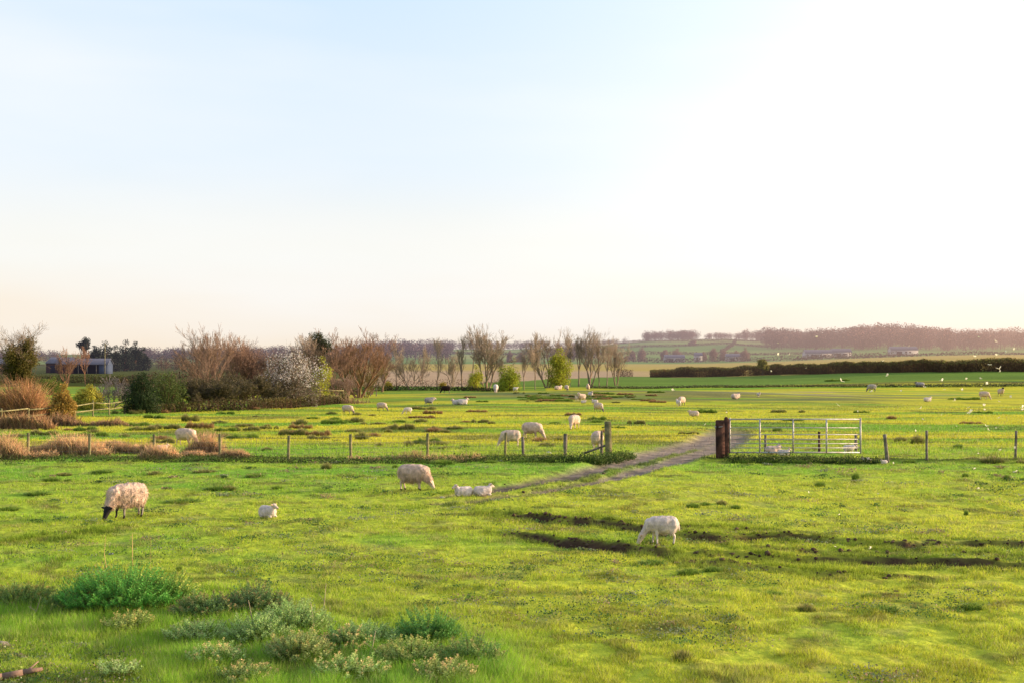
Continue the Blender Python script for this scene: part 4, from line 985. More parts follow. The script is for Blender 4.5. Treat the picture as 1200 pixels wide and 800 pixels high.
wood(scatter(895, 1010, 1350, 1950, 330, (9, 21)), 'hanging_wood', 'wide pinkish wood covering the hillside right of the green fields', MA, 3)
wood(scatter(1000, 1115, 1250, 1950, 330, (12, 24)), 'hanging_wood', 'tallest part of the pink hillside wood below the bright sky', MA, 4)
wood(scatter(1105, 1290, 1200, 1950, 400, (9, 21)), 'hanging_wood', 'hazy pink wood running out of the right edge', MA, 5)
wood(scatter(-180, 70, 900, 1500, 190, (7, 11)), 'distant_wood', 'distant grey wood on the left horizon behind the barns', (.13, .09, .08), 6)
wood(scatter(160, 300, 950, 1500, 170, (8, 13)), 'distant_wood', 'distant grey-mauve wood between the conifers and the tall bare tree', (.12, .08, .075), 7)
wood(scatter(300, 430, 950, 1500, 150, (8, 14)), 'distant_wood', 'distant mauve wood behind the blossom tree', (.13, .085, .08), 8)
wood(scatter(420, 530, 1100, 1700, 170, (10, 17)), 'distant_wood', 'dark mauve wood behind the first trees of the far row', (.13, .085, .09), 9)
wood(scatter(525, 640, 1700, 1930, 90, (9, 14)), 'distant_wood', 'thin wood on the skyline behind the tallest bare trees', (.13, .09, .09), 10)
wood(scatter(635, 735, 1750, 1930, 60, (6, 10)) + scatter(640, 700, 1000, 1300, 30, (10, 16)), 'distant_wood', 'thin skyline wood behind the right end of the far row', (.13, .09, .09), 11)
wood(scatter(165, 420, 430, 620, 80, (3.5, 7)), 'distant_wood', 'scrubby wood edge behind the left thicket', (.13, .085, .06), 12)
# single far trees
fl = [(735, 423, 7, 8), (752, 423, 17, 15), (741, 422, 12, 10), (779, 421, 12, 12), (793, 422, 15, 19), (824, 422, 10, 12), (836, 423, 16, 13), (848, 422, 13, 14), (862, 422, 12, 10), (873, 423, 17, 15), (597, 424, 14, 9), (610, 424, 12, 16), (625, 424, 16, 18), (812, 405, 7, 14)]
lb = ['small far tree right of the tree row', 'dark round far tree in front of the green hillside', 'dim far tree left of the dark round one', 'far tree left of the broad reddish one on the hillside foot', 'broad reddish far tree on the hillside foot', 'far tree right of the small white house',
      'first of the tall far trees near the farm roofs', 'dark far tree between taller ones near the farm roofs', 'narrow far tree near the farm roofs', 'last tall far tree before the pink wood', 'dark narrow far tree behind the round green bush', 'broad dim far tree behind the round green bush', 'far tree crown just left of the tall willow', 'lone tree in the middle of the green hillside fields']
for i, ((px, py, hp, wp), l) in enumerate(zip(fl, lb)):
    g = G(px, py)
    leafy(px, py, hp, wp, (.19, .12, .10), l, 'distant_tree', cat='tree', leafs=.75 * g[1] / 1000, seed=60 + i, dens=.9, trunk_h=.03, twigs=0, loc=tuple(g), group='far trees below the hill')
# dark pines behind the barn
for i, (px, py, hp, wp) in enumerate(((99, 437, 37, 14), (110, 437, 28, 14), (122, 437, 33, 20), (134, 437, 28, 16), (146, 437, 34, 20), (157, 437, 32, 16), (167, 437, 26, 14))):
    lb = ['tallest thin pine with a small flat head left of the pine clump', 'low dark pine behind the barn roof', 'broad dark pine behind the open barn', 'dark pine in the middle of the clump', 'broad rounded dark pine right of the open barn', 'dark pine near the right end of the clump', 'last small pine at the right end of the clump'][i]
    y = 460 + i * 6
    leafy(px, py, hp * 1.12, wp * 1.45, (.022, .030, .020), lb, 'pine_tree', cat='tree', leafs=.75, seed=80 + i, dens=.9 if i else .35, trunk_h=.0 if i else .6, twigs=0, loc=((px - 600) / FPX * y, y, hz((px - 600) / FPX * y, y)), group='dark pines behind the barns', twigc=(.12, .07, .05))
# hill hedges
def hill_hedge(pts, label, seed, h=5.0):
    Q = []
    for px, y in pts: x = (px - 600) / FPX * y; Q.append((x, y))
    P = []
    for a, b in zip(Q[:-1], Q[1:]):
        L = math.dist(a, b); n = int(L / 1.1)
        for i in range(n):
            t = i / n; P.append((a[0] + (b[0] - a[0]) * t, a[1] + (b[1] - a[1]) * t))
    P = np.array(P); n = len(P); k = 12; PP = np.repeat(P, k, 0) + rng.normal(size=(n * k, 2)) * .7; h = h * .62
    z = H(PP[:, 0], PP[:, 1]) + .2 + rng.random(n * k) * h * (.4 + fbm(PP[:, 0] * .03, PP[:, 1] * .03, seed, 3))
    mb = MB(); mb.leaves(np.stack([PP[:, 0], PP[:, 1], z], 1), rng.uniform(.8, 1.7, n * k), cv((.10, .075, .05), n * k, .3))
    mb.obj('field_hedge', M['leaf'], None, label=label, cat='hedge')
hill_hedge([(700, 1000), (800, 980), (900, 960), (1050, 930)], 'lowest dark field hedge at the foot of the green hill', 1, 6)
hill_hedge([(640, 1250), (720, 1260), (800, 1220), (880, 1180), (960, 1180)], 'second field hedge up the green hill', 2)
hill_hedge([(610, 1480), (700, 1500), (790, 1450), (850, 1500), (900, 1420), (960, 1440)], 'third field hedge halfway up the green hill', 3)
hill_hedge([(720, 1780), (760, 1700), (820, 1640), (880, 1660), (930, 1600)], 'highest field hedge slanting below the hilltop wood', 4)
hill_hedge([(500, 1450), (560, 1400), (630, 1350)], 'field hedge behind the tallest bare trees', 5)
hill_hedge([(845, 1240), (858, 1440), (862, 1640)], 'field hedge running straight up the green hill', 6)
hill_hedge([(930, 920), (1050, 900), (1250, 880)], 'thin hedge line beneath the pink wood', 7, 4)

def gable_roof(mb, x0, x1, y0, y1, z, rise, ov=.3):
    ym = (y0 + y1) / 2; x0 -= ov; x1 += ov; y0 -= ov; y1 += ov; t = .12
    V = [(x0, y0, z), (x1, y0, z), (x1, ym, z + rise), (x0, ym, z + rise), (x0, y1, z), (x1, y1, z)]
    V += [(a, b, c - t) for a, b, c in V]
    F = [(0, 1, 2, 3), (3, 2, 5, 4), (7, 6, 9, 8), (8, 9, 10, 11), (6, 7, 1, 0), (10, 11, 4, 5)]
    mb.add(V, F)
    mb.F3.append(np.zeros((0, 3), int)); mb.add([(x0, y0, z - t), (x0, ym, z + rise - t), (x0, y1, z - t), (x1, y0, z - t), (x1, ym, z + rise - t), (x1, y1, z - t), (x0, y0, z), (x0, ym, z + rise), (x0, y1, z), (x1, y0, z), (x1, ym, z + rise), (x1, y1, z)],
           [(0, 1, 7, 6), (1, 2, 8, 7), (3, 9, 10, 4), (4, 10, 11, 5)])
def building(px, y, wd, dp, hw, rise, wall, label, rot=0, opening=None, name='barn', cat='barn', wins=0, roofm='roof', end='bluewall', z=None):
    x = (px - 600) / FPX * y; z = hz(x, y) if z is None else z
    b = empty(name, (x, y, z), rot, label=label, cat=cat)
    x0, x1, y0, y1 = -wd / 2, wd / 2, -dp / 2, dp / 2
    mb = MB()
    if opening:   # open-fronted: back wall, left and right walls, posts
        mb.box((0, y1 - .1, hw / 2 - .5), (wd - .4, .15, hw + 1)); mb.obj('back_wall', M['dark'], b)
        mb = MB(); mb.box((x0 + .1, 0, hw / 2 - .5), (.2, dp, hw + 1)); mb.box((x0 + wd * .17, y0 + .12, hw / 2 - .5), (wd * .32, .14, hw + 1)); mb.obj('wall', M[wall], b)
        mb = MB(); mb.box((x1 - .1, 0, hw / 2 - .5), (.2, dp, hw + 1)); mb.box((x1 - wd * .09, y0 + .12, hw / 2 - .5), (wd * .16, .14, hw + 1)); mb.obj('end_wall', M[end], b)
        for f in (.42, .6, .78):
            mb = MB(); mb.box((x0 + wd * f, y0 + .1, hw / 2 - .2), (.22, .22, hw)); mb.obj('post', M['oldwood'], b)
    else:
        for cx, cy, sx, sy in ((0, y0 + .1, wd, .2), (0, y1 - .1, wd, .2), (x0 + .1, 0, .2, dp - .42), (x1 - .1, 0, .2, dp - .42)): mb.box((cx, cy, hw / 2 - .5), (sx, sy, hw + 1))
        mb.obj('wall', M[wall], b)
        mb = MB(); ww = wd * .2; mb.box((x0 + wd * .3, y0 - .03, hw * .38), (ww, .06, hw * .75)); mb.obj('door', M['dark'], b)
        for k in range(wins):
            mb = MB(); cx = x0 + wd * (.55 + .15 * k); mb.box((cx, y0 - .02, hw * .6), (wd * .07, .05, hw * .28)); mb.obj('window', M['dark'], b)
    mb = MB()
    for s in (x0 + .12, x1 - .12):
        mb.add([(s - .08, y0, hw), (s - .08, y1, hw), (s - .08, 0, hw + rise), (s + .08, y0, hw), (s + .08, y1, hw), (s + .08, 0, hw + rise)], [(0, 1, 2), (3, 5, 4)]); 
    mb.obj('gable', M[end if opening else wall], b)
    mb = MB(); gable_roof(mb, x0, x1, y0, y1, hw + .06, rise); mb.obj('roof', M[roofm], b)
    return b
building(100, 395, 15.5, 7, 3.0, 1.8, 'redwall', 'long open-fronted barn with grey-blue roof and pale blue end wall', rot=R(4), opening=True)
building(12, 400, 11, 9, 3.1, 1.7, 'redwall', 'low red-walled barn with blue-grey roof at the left edge', rot=R(6), wins=2)
building(74, 420, 8, 8, 3.3, 2.0, 'redwall', 'grey-roofed shed between the two barns, partly hidden by the ivy tree', rot=R(-8), wins=1)
building(958, 1010, 22, 12, 4, 3, 'white', 'long pale farm building with grey roof at the foot of the pink wood', name='farmhouse', cat='house', wins=3)
building(985, 1025, 16, 10, 4, 3, 'white', 'small pale farm building right of the long one', name='farmhouse', cat='house', wins=2)
building(818, 985, 6, 6, 5, 2.5, 'white', 'small white house among the far trees', name='farmhouse', cat='house', wins=2)
building(790, 990, 16, 9, 3.5, 2.5, 'white', 'low pale farm building left of the small white house', name='farmhouse', cat='house', wins=2)
building(862, 990, 16, 9, 3.5, 2.5, 'white', 'low farm building half hidden by the tall far trees', name='farmhouse', cat='house', wins=2)
building(1058, 1015, 22, 10, 4, 3, 'white', 'hazy farm building in front of the pink wood on the right', name='farmhouse', cat='house', wins=2)
# telegraph pole by the pines
g = G(123, 440)
mb = MB(); mb.tubes([[0, 0, 0, 0, 0, 9.6, .14, .10]], 8, cap=True); mb.box((0, -.1, 9.0), (1.5, .1, .12)); mb.obj('wooden_pole', M['wood'], None, loc=((123 - 600) / FPX * 385, 385, hz((123 - 600) / FPX * 385, 385)), label='tall bare wooden pole standing at the right end of the open barn', cat='pole')

# ------------------------------------------------------------------ reeds, rushes, tussocks
RED = (.42, .20, .11)
rd = [(-60, 536, 22, 60), (5, 536, 24, 55), (60, 533, 21, 50), (82, 534, 22, 44), (125, 528, 16, 20), (140, 526, 17, 26), (158, 531, 22, 26), (186, 537, 12, 24), (212, 536, 14, 30), (238, 534, 21, 28), (262, 536, 14, 26), (275, 537, 10, 18), (430, 539, 9, 24), (485, 539, 10, 26), (520, 538, 10, 26), (552, 538, 13, 18)]
rlb = ['red reed bed left of the first fence post', 'red reed bed at the left edge behind the fence', 'tall red reeds just left of the second fence post', 'highest orange-topped reeds beside the second fence post', 'small red reed tuft right of the second fence post', 'short red reed tuft in front of the broad dark one', 'broad dark red reed tuft left of the third fence post', 'pale reeds around the third fence post', 'low pink reeds in front of the grazing ewe', 'red reeds under the nose of the ewe behind the fence', 'orange reeds at the fourth fence post', 'last small orange reeds right of the fourth post',
       'thin dry stalks between the sixth and seventh posts', 'dry stalks left of the seventh post', 'dry stalks right of the seventh post', 'bright orange dry tuft in the fence line']
for i, ((px, py, hp, wp), l) in enumerate(zip(rd, rlb)):
    whips(px, py, hp * (.98 if i < 12 else 1.0), wp * 1.9, (.28, .19, .10) if i < 12 else (.34, .25, .14), l, 20 + i, int(1700 * wp / 40) if i < 12 else int(160 * wp / 20), name='reed_clump', cat='reeds', tipc=(.62, .40, .22), rad=.0065, lean=.24, depth=.35, group='reeds along the wire fence')
whips(100, 498, 14, 110, (.32, .20, .11), 'dry reddish growth along the old rail fence', 50, 1800, name='reed_clump', cat='reeds', rad=.018, depth=.25)
whips(25, 502, 16, 70, (.34, .21, .11), 'dry reddish growth at the left end of the rail fence', 51, 1500, name='reed_clump', cat='reeds', rad=.018, depth=.25)
def tussock(h, w, seed, col, tipc, n=420, tufts=1):
    global rng
    keep = rng; rng = np.random.default_rng(9000 + seed); mb = MB()
    for q in range(tufts):
        cx, cy = (0, 0) if tufts == 1 else (rng.uniform(-.45, .45) * w, rng.uniform(-.14, .14) * w); tw = w if tufts == 1 else w * rng.uniform(.18, .34); hh = h * rng.uniform(.6, 1.1)
        a = rng.uniform(0, 6.28, n); r = rng.random(n) ** .6 * tw * .36; p0 = np.stack([np.cos(a) * r + cx, np.sin(a) * r * .7 + cy, np.zeros(n) - .04], 1)
        out = r / (tw * .36); L = hh * rng.uniform(.35, 1.15, n) * (1 - .25 * out)
        d = np.stack([np.cos(a) * out * .42, np.sin(a) * out * .3, np.ones(n)], 1) + rng.normal(size=(n, 3)) * .2
        d /= np.linalg.norm(d, axis=1, keepdims=True)
        p1 = p0 + d * L[:, None] * .6; p2 = p1 + (d * [1.6, 1.6, .8]) * L[:, None] * .45
        sw = np.stack([np.sin(a), -np.cos(a), np.zeros(n)], 1) * .013
        V = np.stack([p0 - sw, p0 + sw, p1 + sw, p1 - sw, p2], 1).reshape(-1, 3); b = (np.arange(n) * 5)[:, None] + mb.n
        c = cv(col, n, .35, .1); tp = cv(tipc, n, .35, .1); m = rng.random(n) < .35; tp[m] = c[m] * 1.2
        Cc = np.stack([c * .5, c * .5, c, c, tp], 1).reshape(-1, 3)
        mb.add(V, b - mb.n + np.array([[0, 1, 2, 3]]), Cc); mb.F3.append(b + np.array([[3, 2, 4]]))
    rng = keep
    return mb.mesh('rush_tussock')
CT = [((.20, .22, .06), (.50, .38, .19)), ((.17, .28, .045), (.32, .38, .07)), ((.30, .19, .08), (.56, .34, .19))]
TUS = [tussock(.5, 1.1, i, *CT[0]) for i in range(3)] + [tussock(.5, 1.1, 9, *CT[1]), tussock(.5, 1.1, 10, *CT[2])]
TUSW = [tussock(.5, 3.0, 20 + i, *CT[0], n=260, tufts=9) for i in range(3)] + [tussock(.5, 3.0, 29, *CT[1], n=260, tufts=9), tussock(.5, 3.0, 30, *CT[2], n=260, tufts=9)]
TUS += TUSW
for t in TUS: t.materials.append(M['leaf'])
tl = [ # px, py, height px, width px, kind
 (55,508,6,44,0),(20,511,6,30,0),(105,510,6,40,3),(165,503,6,36,0),(160,497,5,30,0),(195,501,8,34,0),(226,492,9,26,0),(233,500,9,34,4),(262,484,4,26,3),(300,487,3,10,0),(250,511,6,44,0),(288,503,7,34,0),(282,513,7,38,3),(296,498,4,40,0),(316,501,5,26,0),
 (340,508,8,40,0),(344,505,5,30,3),(352,496,7,20,0),(376,513,5,34,0),(385,494,5,18,0),(374,509,8,32,4),(395,515,3,10,0),(388,484,4,16,0),(417,493,6,22,0),(418,485,5,14,0),(436,486,3,12,0),(424,513,9,20,0),(445,521,6,10,0),(455,505,5,12,0),(472,502,10,30,0),(468,493,4,20,3),(493,493,5,20,0),(479,522,8,13,0),
 (509,504,7,26,4),(520,505,4,20,0),(562,494,6,24,0),(576,495,5,12,0),(545,523,6,15,3),(650,495,4,16,3),(633,516,8,24,4),(655,515,6,16,0),(640,522,5,26,0),(500,525,3,20,3),
 (383,548,9,16,0),(463,547,5,9,3),(382,547,4,10,3),(1055,516,7,20,0),(1075,519,11,20,0),(1123,524,8,14,3),(1163,541,9,34,0),(1003,560,11,12,3),(1000,564,5,8,0),(961,569,9,16,3),(1131,557,6,10,3),(1180,560,8,9,3),(1132,602,9,7,3),
 (60,562,6,26,3),(75,555,5,24,0),(80,563,5,14,3),(258,572,6,46,3),(268,573,9,20,0),(120,552,4,30,3),(182,555,4,22,0),(240,552,5,36,0),(300,557,5,30,3),(325,571,3,16,3),(215,587,4,50,3),(10,596,5,30,3),(45,578,4,40,3),(846,590,9,16,0),(812,593,8,20,3),(862,594,6,16,3),(826,590,5,14,3),
 (708,460,3,30,3),(850,530,5,10,3),(640,536,7,18,0),(675,537,7,26,3),(696,540,9,30,3),(725,537,10,26,3),(640,540,6,20,3),(520,542,7,34,3),(495,541,5,24,3),(610,540,5,26,3),(575,541,5,20,3),(1195,541,6,14,0),(1140,538,5,26,0),(1065,541,6,20,3),(870,541,6,26,3),(900,541,6,26,3),(935,541,6,30,3),(970,541,6,26,3),(1000,541,6,26,3),(1025,541,6,16,3),
 (1010,482,3,20,3),(980,445,3,30,3),(930,492,3,26,3),(640,466,3,40,3),(720,500,3,30,3),(1130,466,3,40,3),(945,714,13,26,0),(807,671,9,32,3),(835,668,7,26,3),(765,660,6,40,3),(1035,715,9,44,3),(800,772,8,26,0),(905,697,5,26,3),(210,667,8,10,3),(1020,700,7,28,3),(1140,712,6,30,3)]
for _ in range(70):
    py_ = 478 + 50 * rng.random() ** 1.0; px_ = rng.uniform(-40, 560) if rng.random() < .8 else rng.uniform(560, 1220)
    if not (480 < py_ < 486 and 395 < px_ < 500): tl.append((px_, py_, rng.uniform(3, 7) * (py_ - 400) / 100, rng.uniform(14, 38), int(rng.choice([0, 0, 3, 3, 4]))))
for _ in range(46):
    tl.append((rng.normal(680, 62), 465 + rng.normal() * 3.2, rng.uniform(1.6, 3.2), rng.uniform(10, 26), int(rng.choice([0, 3, 3, 4]))))
for i, (px, py, hp, wp, k) in enumerate(tl):
    g = G(px, py + 1); s = g[1] / FPX
    zone = 'far' if py < 530 else ('fence' if py < 546 else ('mid' if py < 610 else 'fore'))
    lab = {('far', 0): 'brown-tipped rush tussock in the rough pasture beyond the fence', ('far', 3): 'low green rush tussock in the pasture beyond the fence', ('far', 4): 'reddish rush tussock in the pasture beyond the fence',
           ('fence', 0): 'brown tussock growing along the fence line', ('fence', 3): 'dark green grass tussock growing along the fence line and bank',
           ('mid', 0): 'brown-tipped tussock in the meadow just in front of the fence', ('mid', 3): 'low dark green tussock in the meadow just in front of the fence',
           ('fore', 0): 'ragged brownish plant tuft in the foreground grass', ('fore', 3): 'dark green lush grass tuft in the foreground'}[(zone, k)]
    big = wp * s > 1.3; o = bpy.data.objects.new('rush_tussock', TUS[(k if k > 2 else i % 3) + (5 if big else 0)]); COL.objects.link(o); o.location = tuple(g)
    wm = wp * s / (2.9 if big else 1.0); o.scale = (wm, min(wm, 1.6), max(hp * s, .12) / .5 * 1.25); o.rotation_euler = (0, 0, rng.uniform(-.3, .3) + (math.pi if i % 2 else 0))
    tag(o, lab, 'tussock', {'far': 'rush tussocks beyond the fence', 'fence': 'tussocks along the fence', 'mid': 'tussocks in the middle meadow', 'fore': 'tufts in the foreground'}[zone] + ' ' + {0: 'brown', 3: 'green', 4: 'reddish'}[k])

# soil clods along the ruts and scattered molehills
IV, IF = ico(3)
def clod(seed, sq=.55):
    V = IV * (1 + .55 * n3(IV, 2.2, seed) + .25 * n3(IV, 6, seed + 2))[:, None]; V = V * np.array([1, .8, sq]); return mesh_np('soil_clod', V, IF, None, True)
CL = [clod(i) for i in range(4)]
for c in CL: c.materials.append(M['soil'])
clods = [(1040, 633, 13, 7), (1052, 634, 10, 6), (1092, 634, 14, 5), (1113, 634, 12, 8), (1028, 637, 9, 4), (1135, 635, 12, 5), (935, 653, 6, 6), (812, 642, 8, 6), (846, 650, 7, 5), (660, 619, 9, 4), (700, 612, 9, 5), (745, 632, 7, 6), (880, 649, 8, 4), (875, 653, 9, 3), (910, 632, 9, 4), (1000, 635, 9, 4), (1182, 638, 10, 5), (1032, 656, 8, 6), (1075, 660, 7, 6), (790, 641, 8, 4), (640, 660, 10, 3), (600, 659, 9, 3), (738, 659, 7, 3), (1050, 692, 10, 3), (1118, 705, 8, 3), (655, 770, 6, 6), (905, 781, 5, 4), (768, 617, 8, 4), (830, 628, 9, 4), (1160, 658, 9, 4), (982, 652, 8, 3), (870, 629, 9, 3)]
for i, (px, py, wp, hp) in enumerate(clods):
    g = G(px, py); s = g[1] / FPX; o = bpy.data.objects.new('soil_clod', CL[i % 4]); COL.objects.link(o)
    o.location = (g[0], g[1], g[2] - hp * s * .05); o.scale = (wp * s * .45, wp * s * .36, hp * s * .45); o.rotation_euler = (0, 0, i * 1.3)
    inr = 600 <= py <= 662 and px > 640
    tag(o, 'dark brown clod of churned soil beside the ruts' if inr else 'small dark lump of soil lying loose in the grass', 'clod', 'soil clods along the ruts' if inr else 'loose soil lumps in the grass')

# churned crumbs of earth lying along the ruts and the track edge: too many to count
def churn():
    IV1, IF1 = ico(1); pts = []
    for P, dn in [(q, 75) for q in RUTS[:5]] + [(TRACK[:7], 50)]:
        for a, b in zip(P[:-1], P[1:]):
            n = int(np.linalg.norm(b - a) * dn); t = rng.random((n, 1)); w_ = 1.3 if dn == 50 else .5
            pts.append(a + (b - a) * t + rng.normal(size=(n, 2)) * [.3, w_])
    X = np.concatenate(pts); X = X[(X[:, 1] > 12) & (X[:, 1] < 50)]
    s, d, t, _ = masks(X[:, 0], X[:, 1]); X = X[(s > .35) | ((t > .12) & (t < .6) & (rng.random(len(t)) < .4))]
    n = len(X); z = H(X[:, 0], X[:, 1]); r = .015 + .04 * rng.random(n) ** 3
    V = IV1[None] * (1 + .35 * rng.uniform(-1, 1, (n, len(IV1), 1))) * r[:, None, None] * np.array([1, 1, .75]) + np.stack([X[:, 0], X[:, 1], z + r * .2], 1)[:, None]
    F = (np.arange(n) * len(IV1))[:, None, None] + IF1[None]
    c = cv((.10, .062, .042), n, .45, .1)
    link('churned_soil', mesh_np('churned_soil', V.reshape(-1, 3), F.reshape(-1, 3), np.repeat(c, len(IV1), 0)), M['bark'], kind='stuff', label='crumbs of dark churned earth along the ruts and track edges', cat='soil')
churn()
def bank_grass():
    pts = []
    for P in RUTS[:5] + [RUTS[5]]:
        for a, b in zip(P[:-1], P[1:]):
            n = int(np.linalg.norm(b - a) * 2600); t = rng.random((n, 1)); pts.append(a + (b - a) * t + rng.normal(size=(n, 2)) * [.1, .45])
    for a, b in zip(TRACK[:-2], TRACK[1:-1]):
        n = int(np.linalg.norm(b - a) * 1500); t = rng.random((n, 1)); pts.append(a + (b - a) * t + (rng.normal(size=(n, 2)) * .22 + rng.choice([-1, 1], (n, 1)) * 1.5) * [.3, 1])
    X = np.concatenate(pts); X = X[(X[:, 1] > 12) & (X[:, 1] < 50)]; x, y = X[:, 0], X[:, 1]
    s, d, t, _ = masks(x, y); tf = fbm(x * 3.3, y * 3.3, 131, 3); k = (rng.random(len(x)) > np.clip(s * 1.5 + t, 0, 1)) & (tf > .38); x, y, tf = x[k], y[k], tf[k]; n = len(x)
    L = rng.uniform(.03, .09, n) * (.6 + 1.2 * sstep(.4, .7, tf)); W = .00045 * y * rng.uniform(.7, 1.4, n); az = rng.uniform(0, 6.28, n); la = rng.uniform(0, 6.28, n)
    P = np.stack([x, y, H(x, y) - .01], 1); sd_ = np.stack([np.cos(az), np.sin(az), 0 * az], 1) * W[:, None] / 2; tip = P + np.stack([np.cos(la) * L * .5, np.sin(la) * L * .5, L], 1)
    c = ground_col(x, y + .5) * .6 + np.array([.10, .17, .02]); c = c * rng.uniform(.5, 1.5, n)[:, None]
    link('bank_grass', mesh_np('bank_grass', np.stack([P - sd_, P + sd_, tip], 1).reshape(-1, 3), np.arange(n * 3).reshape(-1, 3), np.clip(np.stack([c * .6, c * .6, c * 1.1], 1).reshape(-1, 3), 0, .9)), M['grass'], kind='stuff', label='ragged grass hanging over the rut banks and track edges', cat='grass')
bank_grass()

def herb_patches():
    """low clover, moss and dead leaves in the turf"""
    n = 260; yv = CAMH * FPX / rng.uniform(122, 400, 2400); xv = yv * rng.uniform(-.5, .5, 2400)
    k = fbm(xv * .5, yv * .5, 141, 3) > .50; xv, yv = xv[k], yv[k]; PP, SS, CC = [], [], []
    base = [(.12, .22, .05), (.24, .27, .16), (.09, .15, .04), (.34, .26, .15), (.30, .34, .08)]
    for x0, y0 in zip(xv, yv):
        m = int(rng.uniform(15, 90)); r = rng.uniform(.05, .28); x = x0 + rng.normal(size=m) * r; y = y0 + rng.normal(size=m) * r * .8
        PP.append(np.stack([x, y, rng.uniform(.015, .075, m)], 1)); SS.append(rng.uniform(.018, .045, m) * max(1, y0 / 22)); CC.append(cv(base[rng.choice(5, p=[.3, .22, .22, .13, .13])], m, .4, .12))
    P = np.concatenate(PP); s_, d_, t_, _ = masks(P[:, 0], P[:, 1]); k = (s_ < .3) & (t_ < .3); P = P[k]; P[:, 2] += H(P[:, 0], P[:, 1])
    mb = MB(); mb.leaves(P, np.concatenate(SS)[k], np.concatenate(CC)[k], up=.9); mb.obj('meadow_herbs', M['leaf'], None, label='low clover, moss and dead leaves scattered through the turf', cat='ground cover', kind='stuff')
herb_patches()

# ------------------------------------------------------------------ foreground plants
def shoot(P, L, tilt, nl, size, col, tipc, mb, stems):
    """one leafy shoot: feathered leaves in whorls up a stem"""
    ax = np.array([math.cos(tilt[0]) * tilt[1], math.sin(tilt[0]) * tilt[1], 1.0]); ax /= np.linalg.norm(ax)
    stems.append([*P, *(P + ax * L), .004, .002])
    t = np.linspace(.25, 1, nl) ; a = np.arange(nl) * 2.4 + rng.uniform(0, 6)
    base = P + ax * (t * L)[:, None]; el = .25 + .9 * t ** 2
    d = np.stack([np.cos(a) * np.cos(el), np.sin(a) * np.cos(el), np.sin(el)], 1) + ax * .2; d /= np.linalg.norm(d, axis=1, keepdims=True)
    sz = size * (1.15 - .55 * t) * rng.uniform(.75, 1.25, nl)
    sdv = np.cross(d, [0, 0, 1.0]); sdv /= np.maximum(np.linalg.norm(sdv, axis=1, keepdims=True), 1e-6)
    mid = base + d * sz[:, None] * .5 + [0, 0, .004]; tip = base + d * sz[:, None] + np.array([0, 0, -1]) * (sz * .22)[:, None]
    wv = sdv * sz[:, None] * .21
    c = cv(col, nl, .22, .08) * (.8 + 1.0 * t)[:, None]; cm = c * (1 - (t ** 3)[:, None]) + np.array(tipc) * rng.uniform(.7, 1.2, (nl, 1)) * (t ** 3)[:, None]
    wv = wv * .55
    for q, f in ((0, 1.0), (1, .62), (-1, .62)):       # each leaf carries two side leaflets
        dd = d if q == 0 else d * .72 + sdv * q * .62
        b0 = base if q == 0 else base + d * sz[:, None] * .28
        m = b0 + dd * sz[:, None] * .5 * f + [0, 0, .004]; tp = b0 + dd * sz[:, None] * f + np.array([0, 0, -1]) * (sz * .2 * f)[:, None]
        w2 = wv if q == 0 else (d * q * -.5 + sdv * .3) * (sz * .12)[:, None]
        mb.add(np.stack([b0, m + w2, tp, m - w2], 1).reshape(-1, 3), (np.arange(nl) * 4)[:, None] + np.arange(4)[None], np.repeat(cm, 4, 0))
def plant_clump(px, py, wpx, hm, n, col, tipc, label, name='nettle_clump', group=None, size=.060, seed=0, depth=.7):
    global rng
    keep = rng; rng = np.random.default_rng(11000 + seed)
    g = G(px, py); wd = wpx * g[1] / FPX; mb = MB(); st = []
    for i in range(n):
        a = rng.uniform(0, 6.28); r = rng.random() ** .55
        x, y = math.cos(a) * r * wd / 2, math.sin(a) * r * wd / 2 * depth
        hh = 1.35 * hm * (1 - .6 * r ** 2) * rng.uniform(.65, 1.12)
        gz0 = hz(x + g[0], y + g[1]) - g[2]; lo = hh * rng.uniform(.15, .62); Ls = max(.14, hh - lo)
        P = np.array([x, y, gz0 + lo])
        st.append([x * .93, y * .93, gz0 - .03, *P, .005, .004])
        shoot(P, Ls, (a + rng.normal() * .4, .75 * r + rng.uniform(0, .45)), 20 if hh > .25 else 13, size * rng.uniform(.8, 1.3), col, tipc if rng.random() < .6 else col, mb, st)
    root = empty(name, tuple(g), label=label, cat='plant', group=group)
    mb.obj('leaves', M['leaf'], root); mb = MB(); mb.tubes(st, 4, col=(.16, .17, .05)); mb.obj('stems', M['leaf'], root)
    rng = keep
DG, BG, YG, BN = (.12, .32, .06), (.27, .38, .13), (.52, .52, .12), (.50, .36, .18)
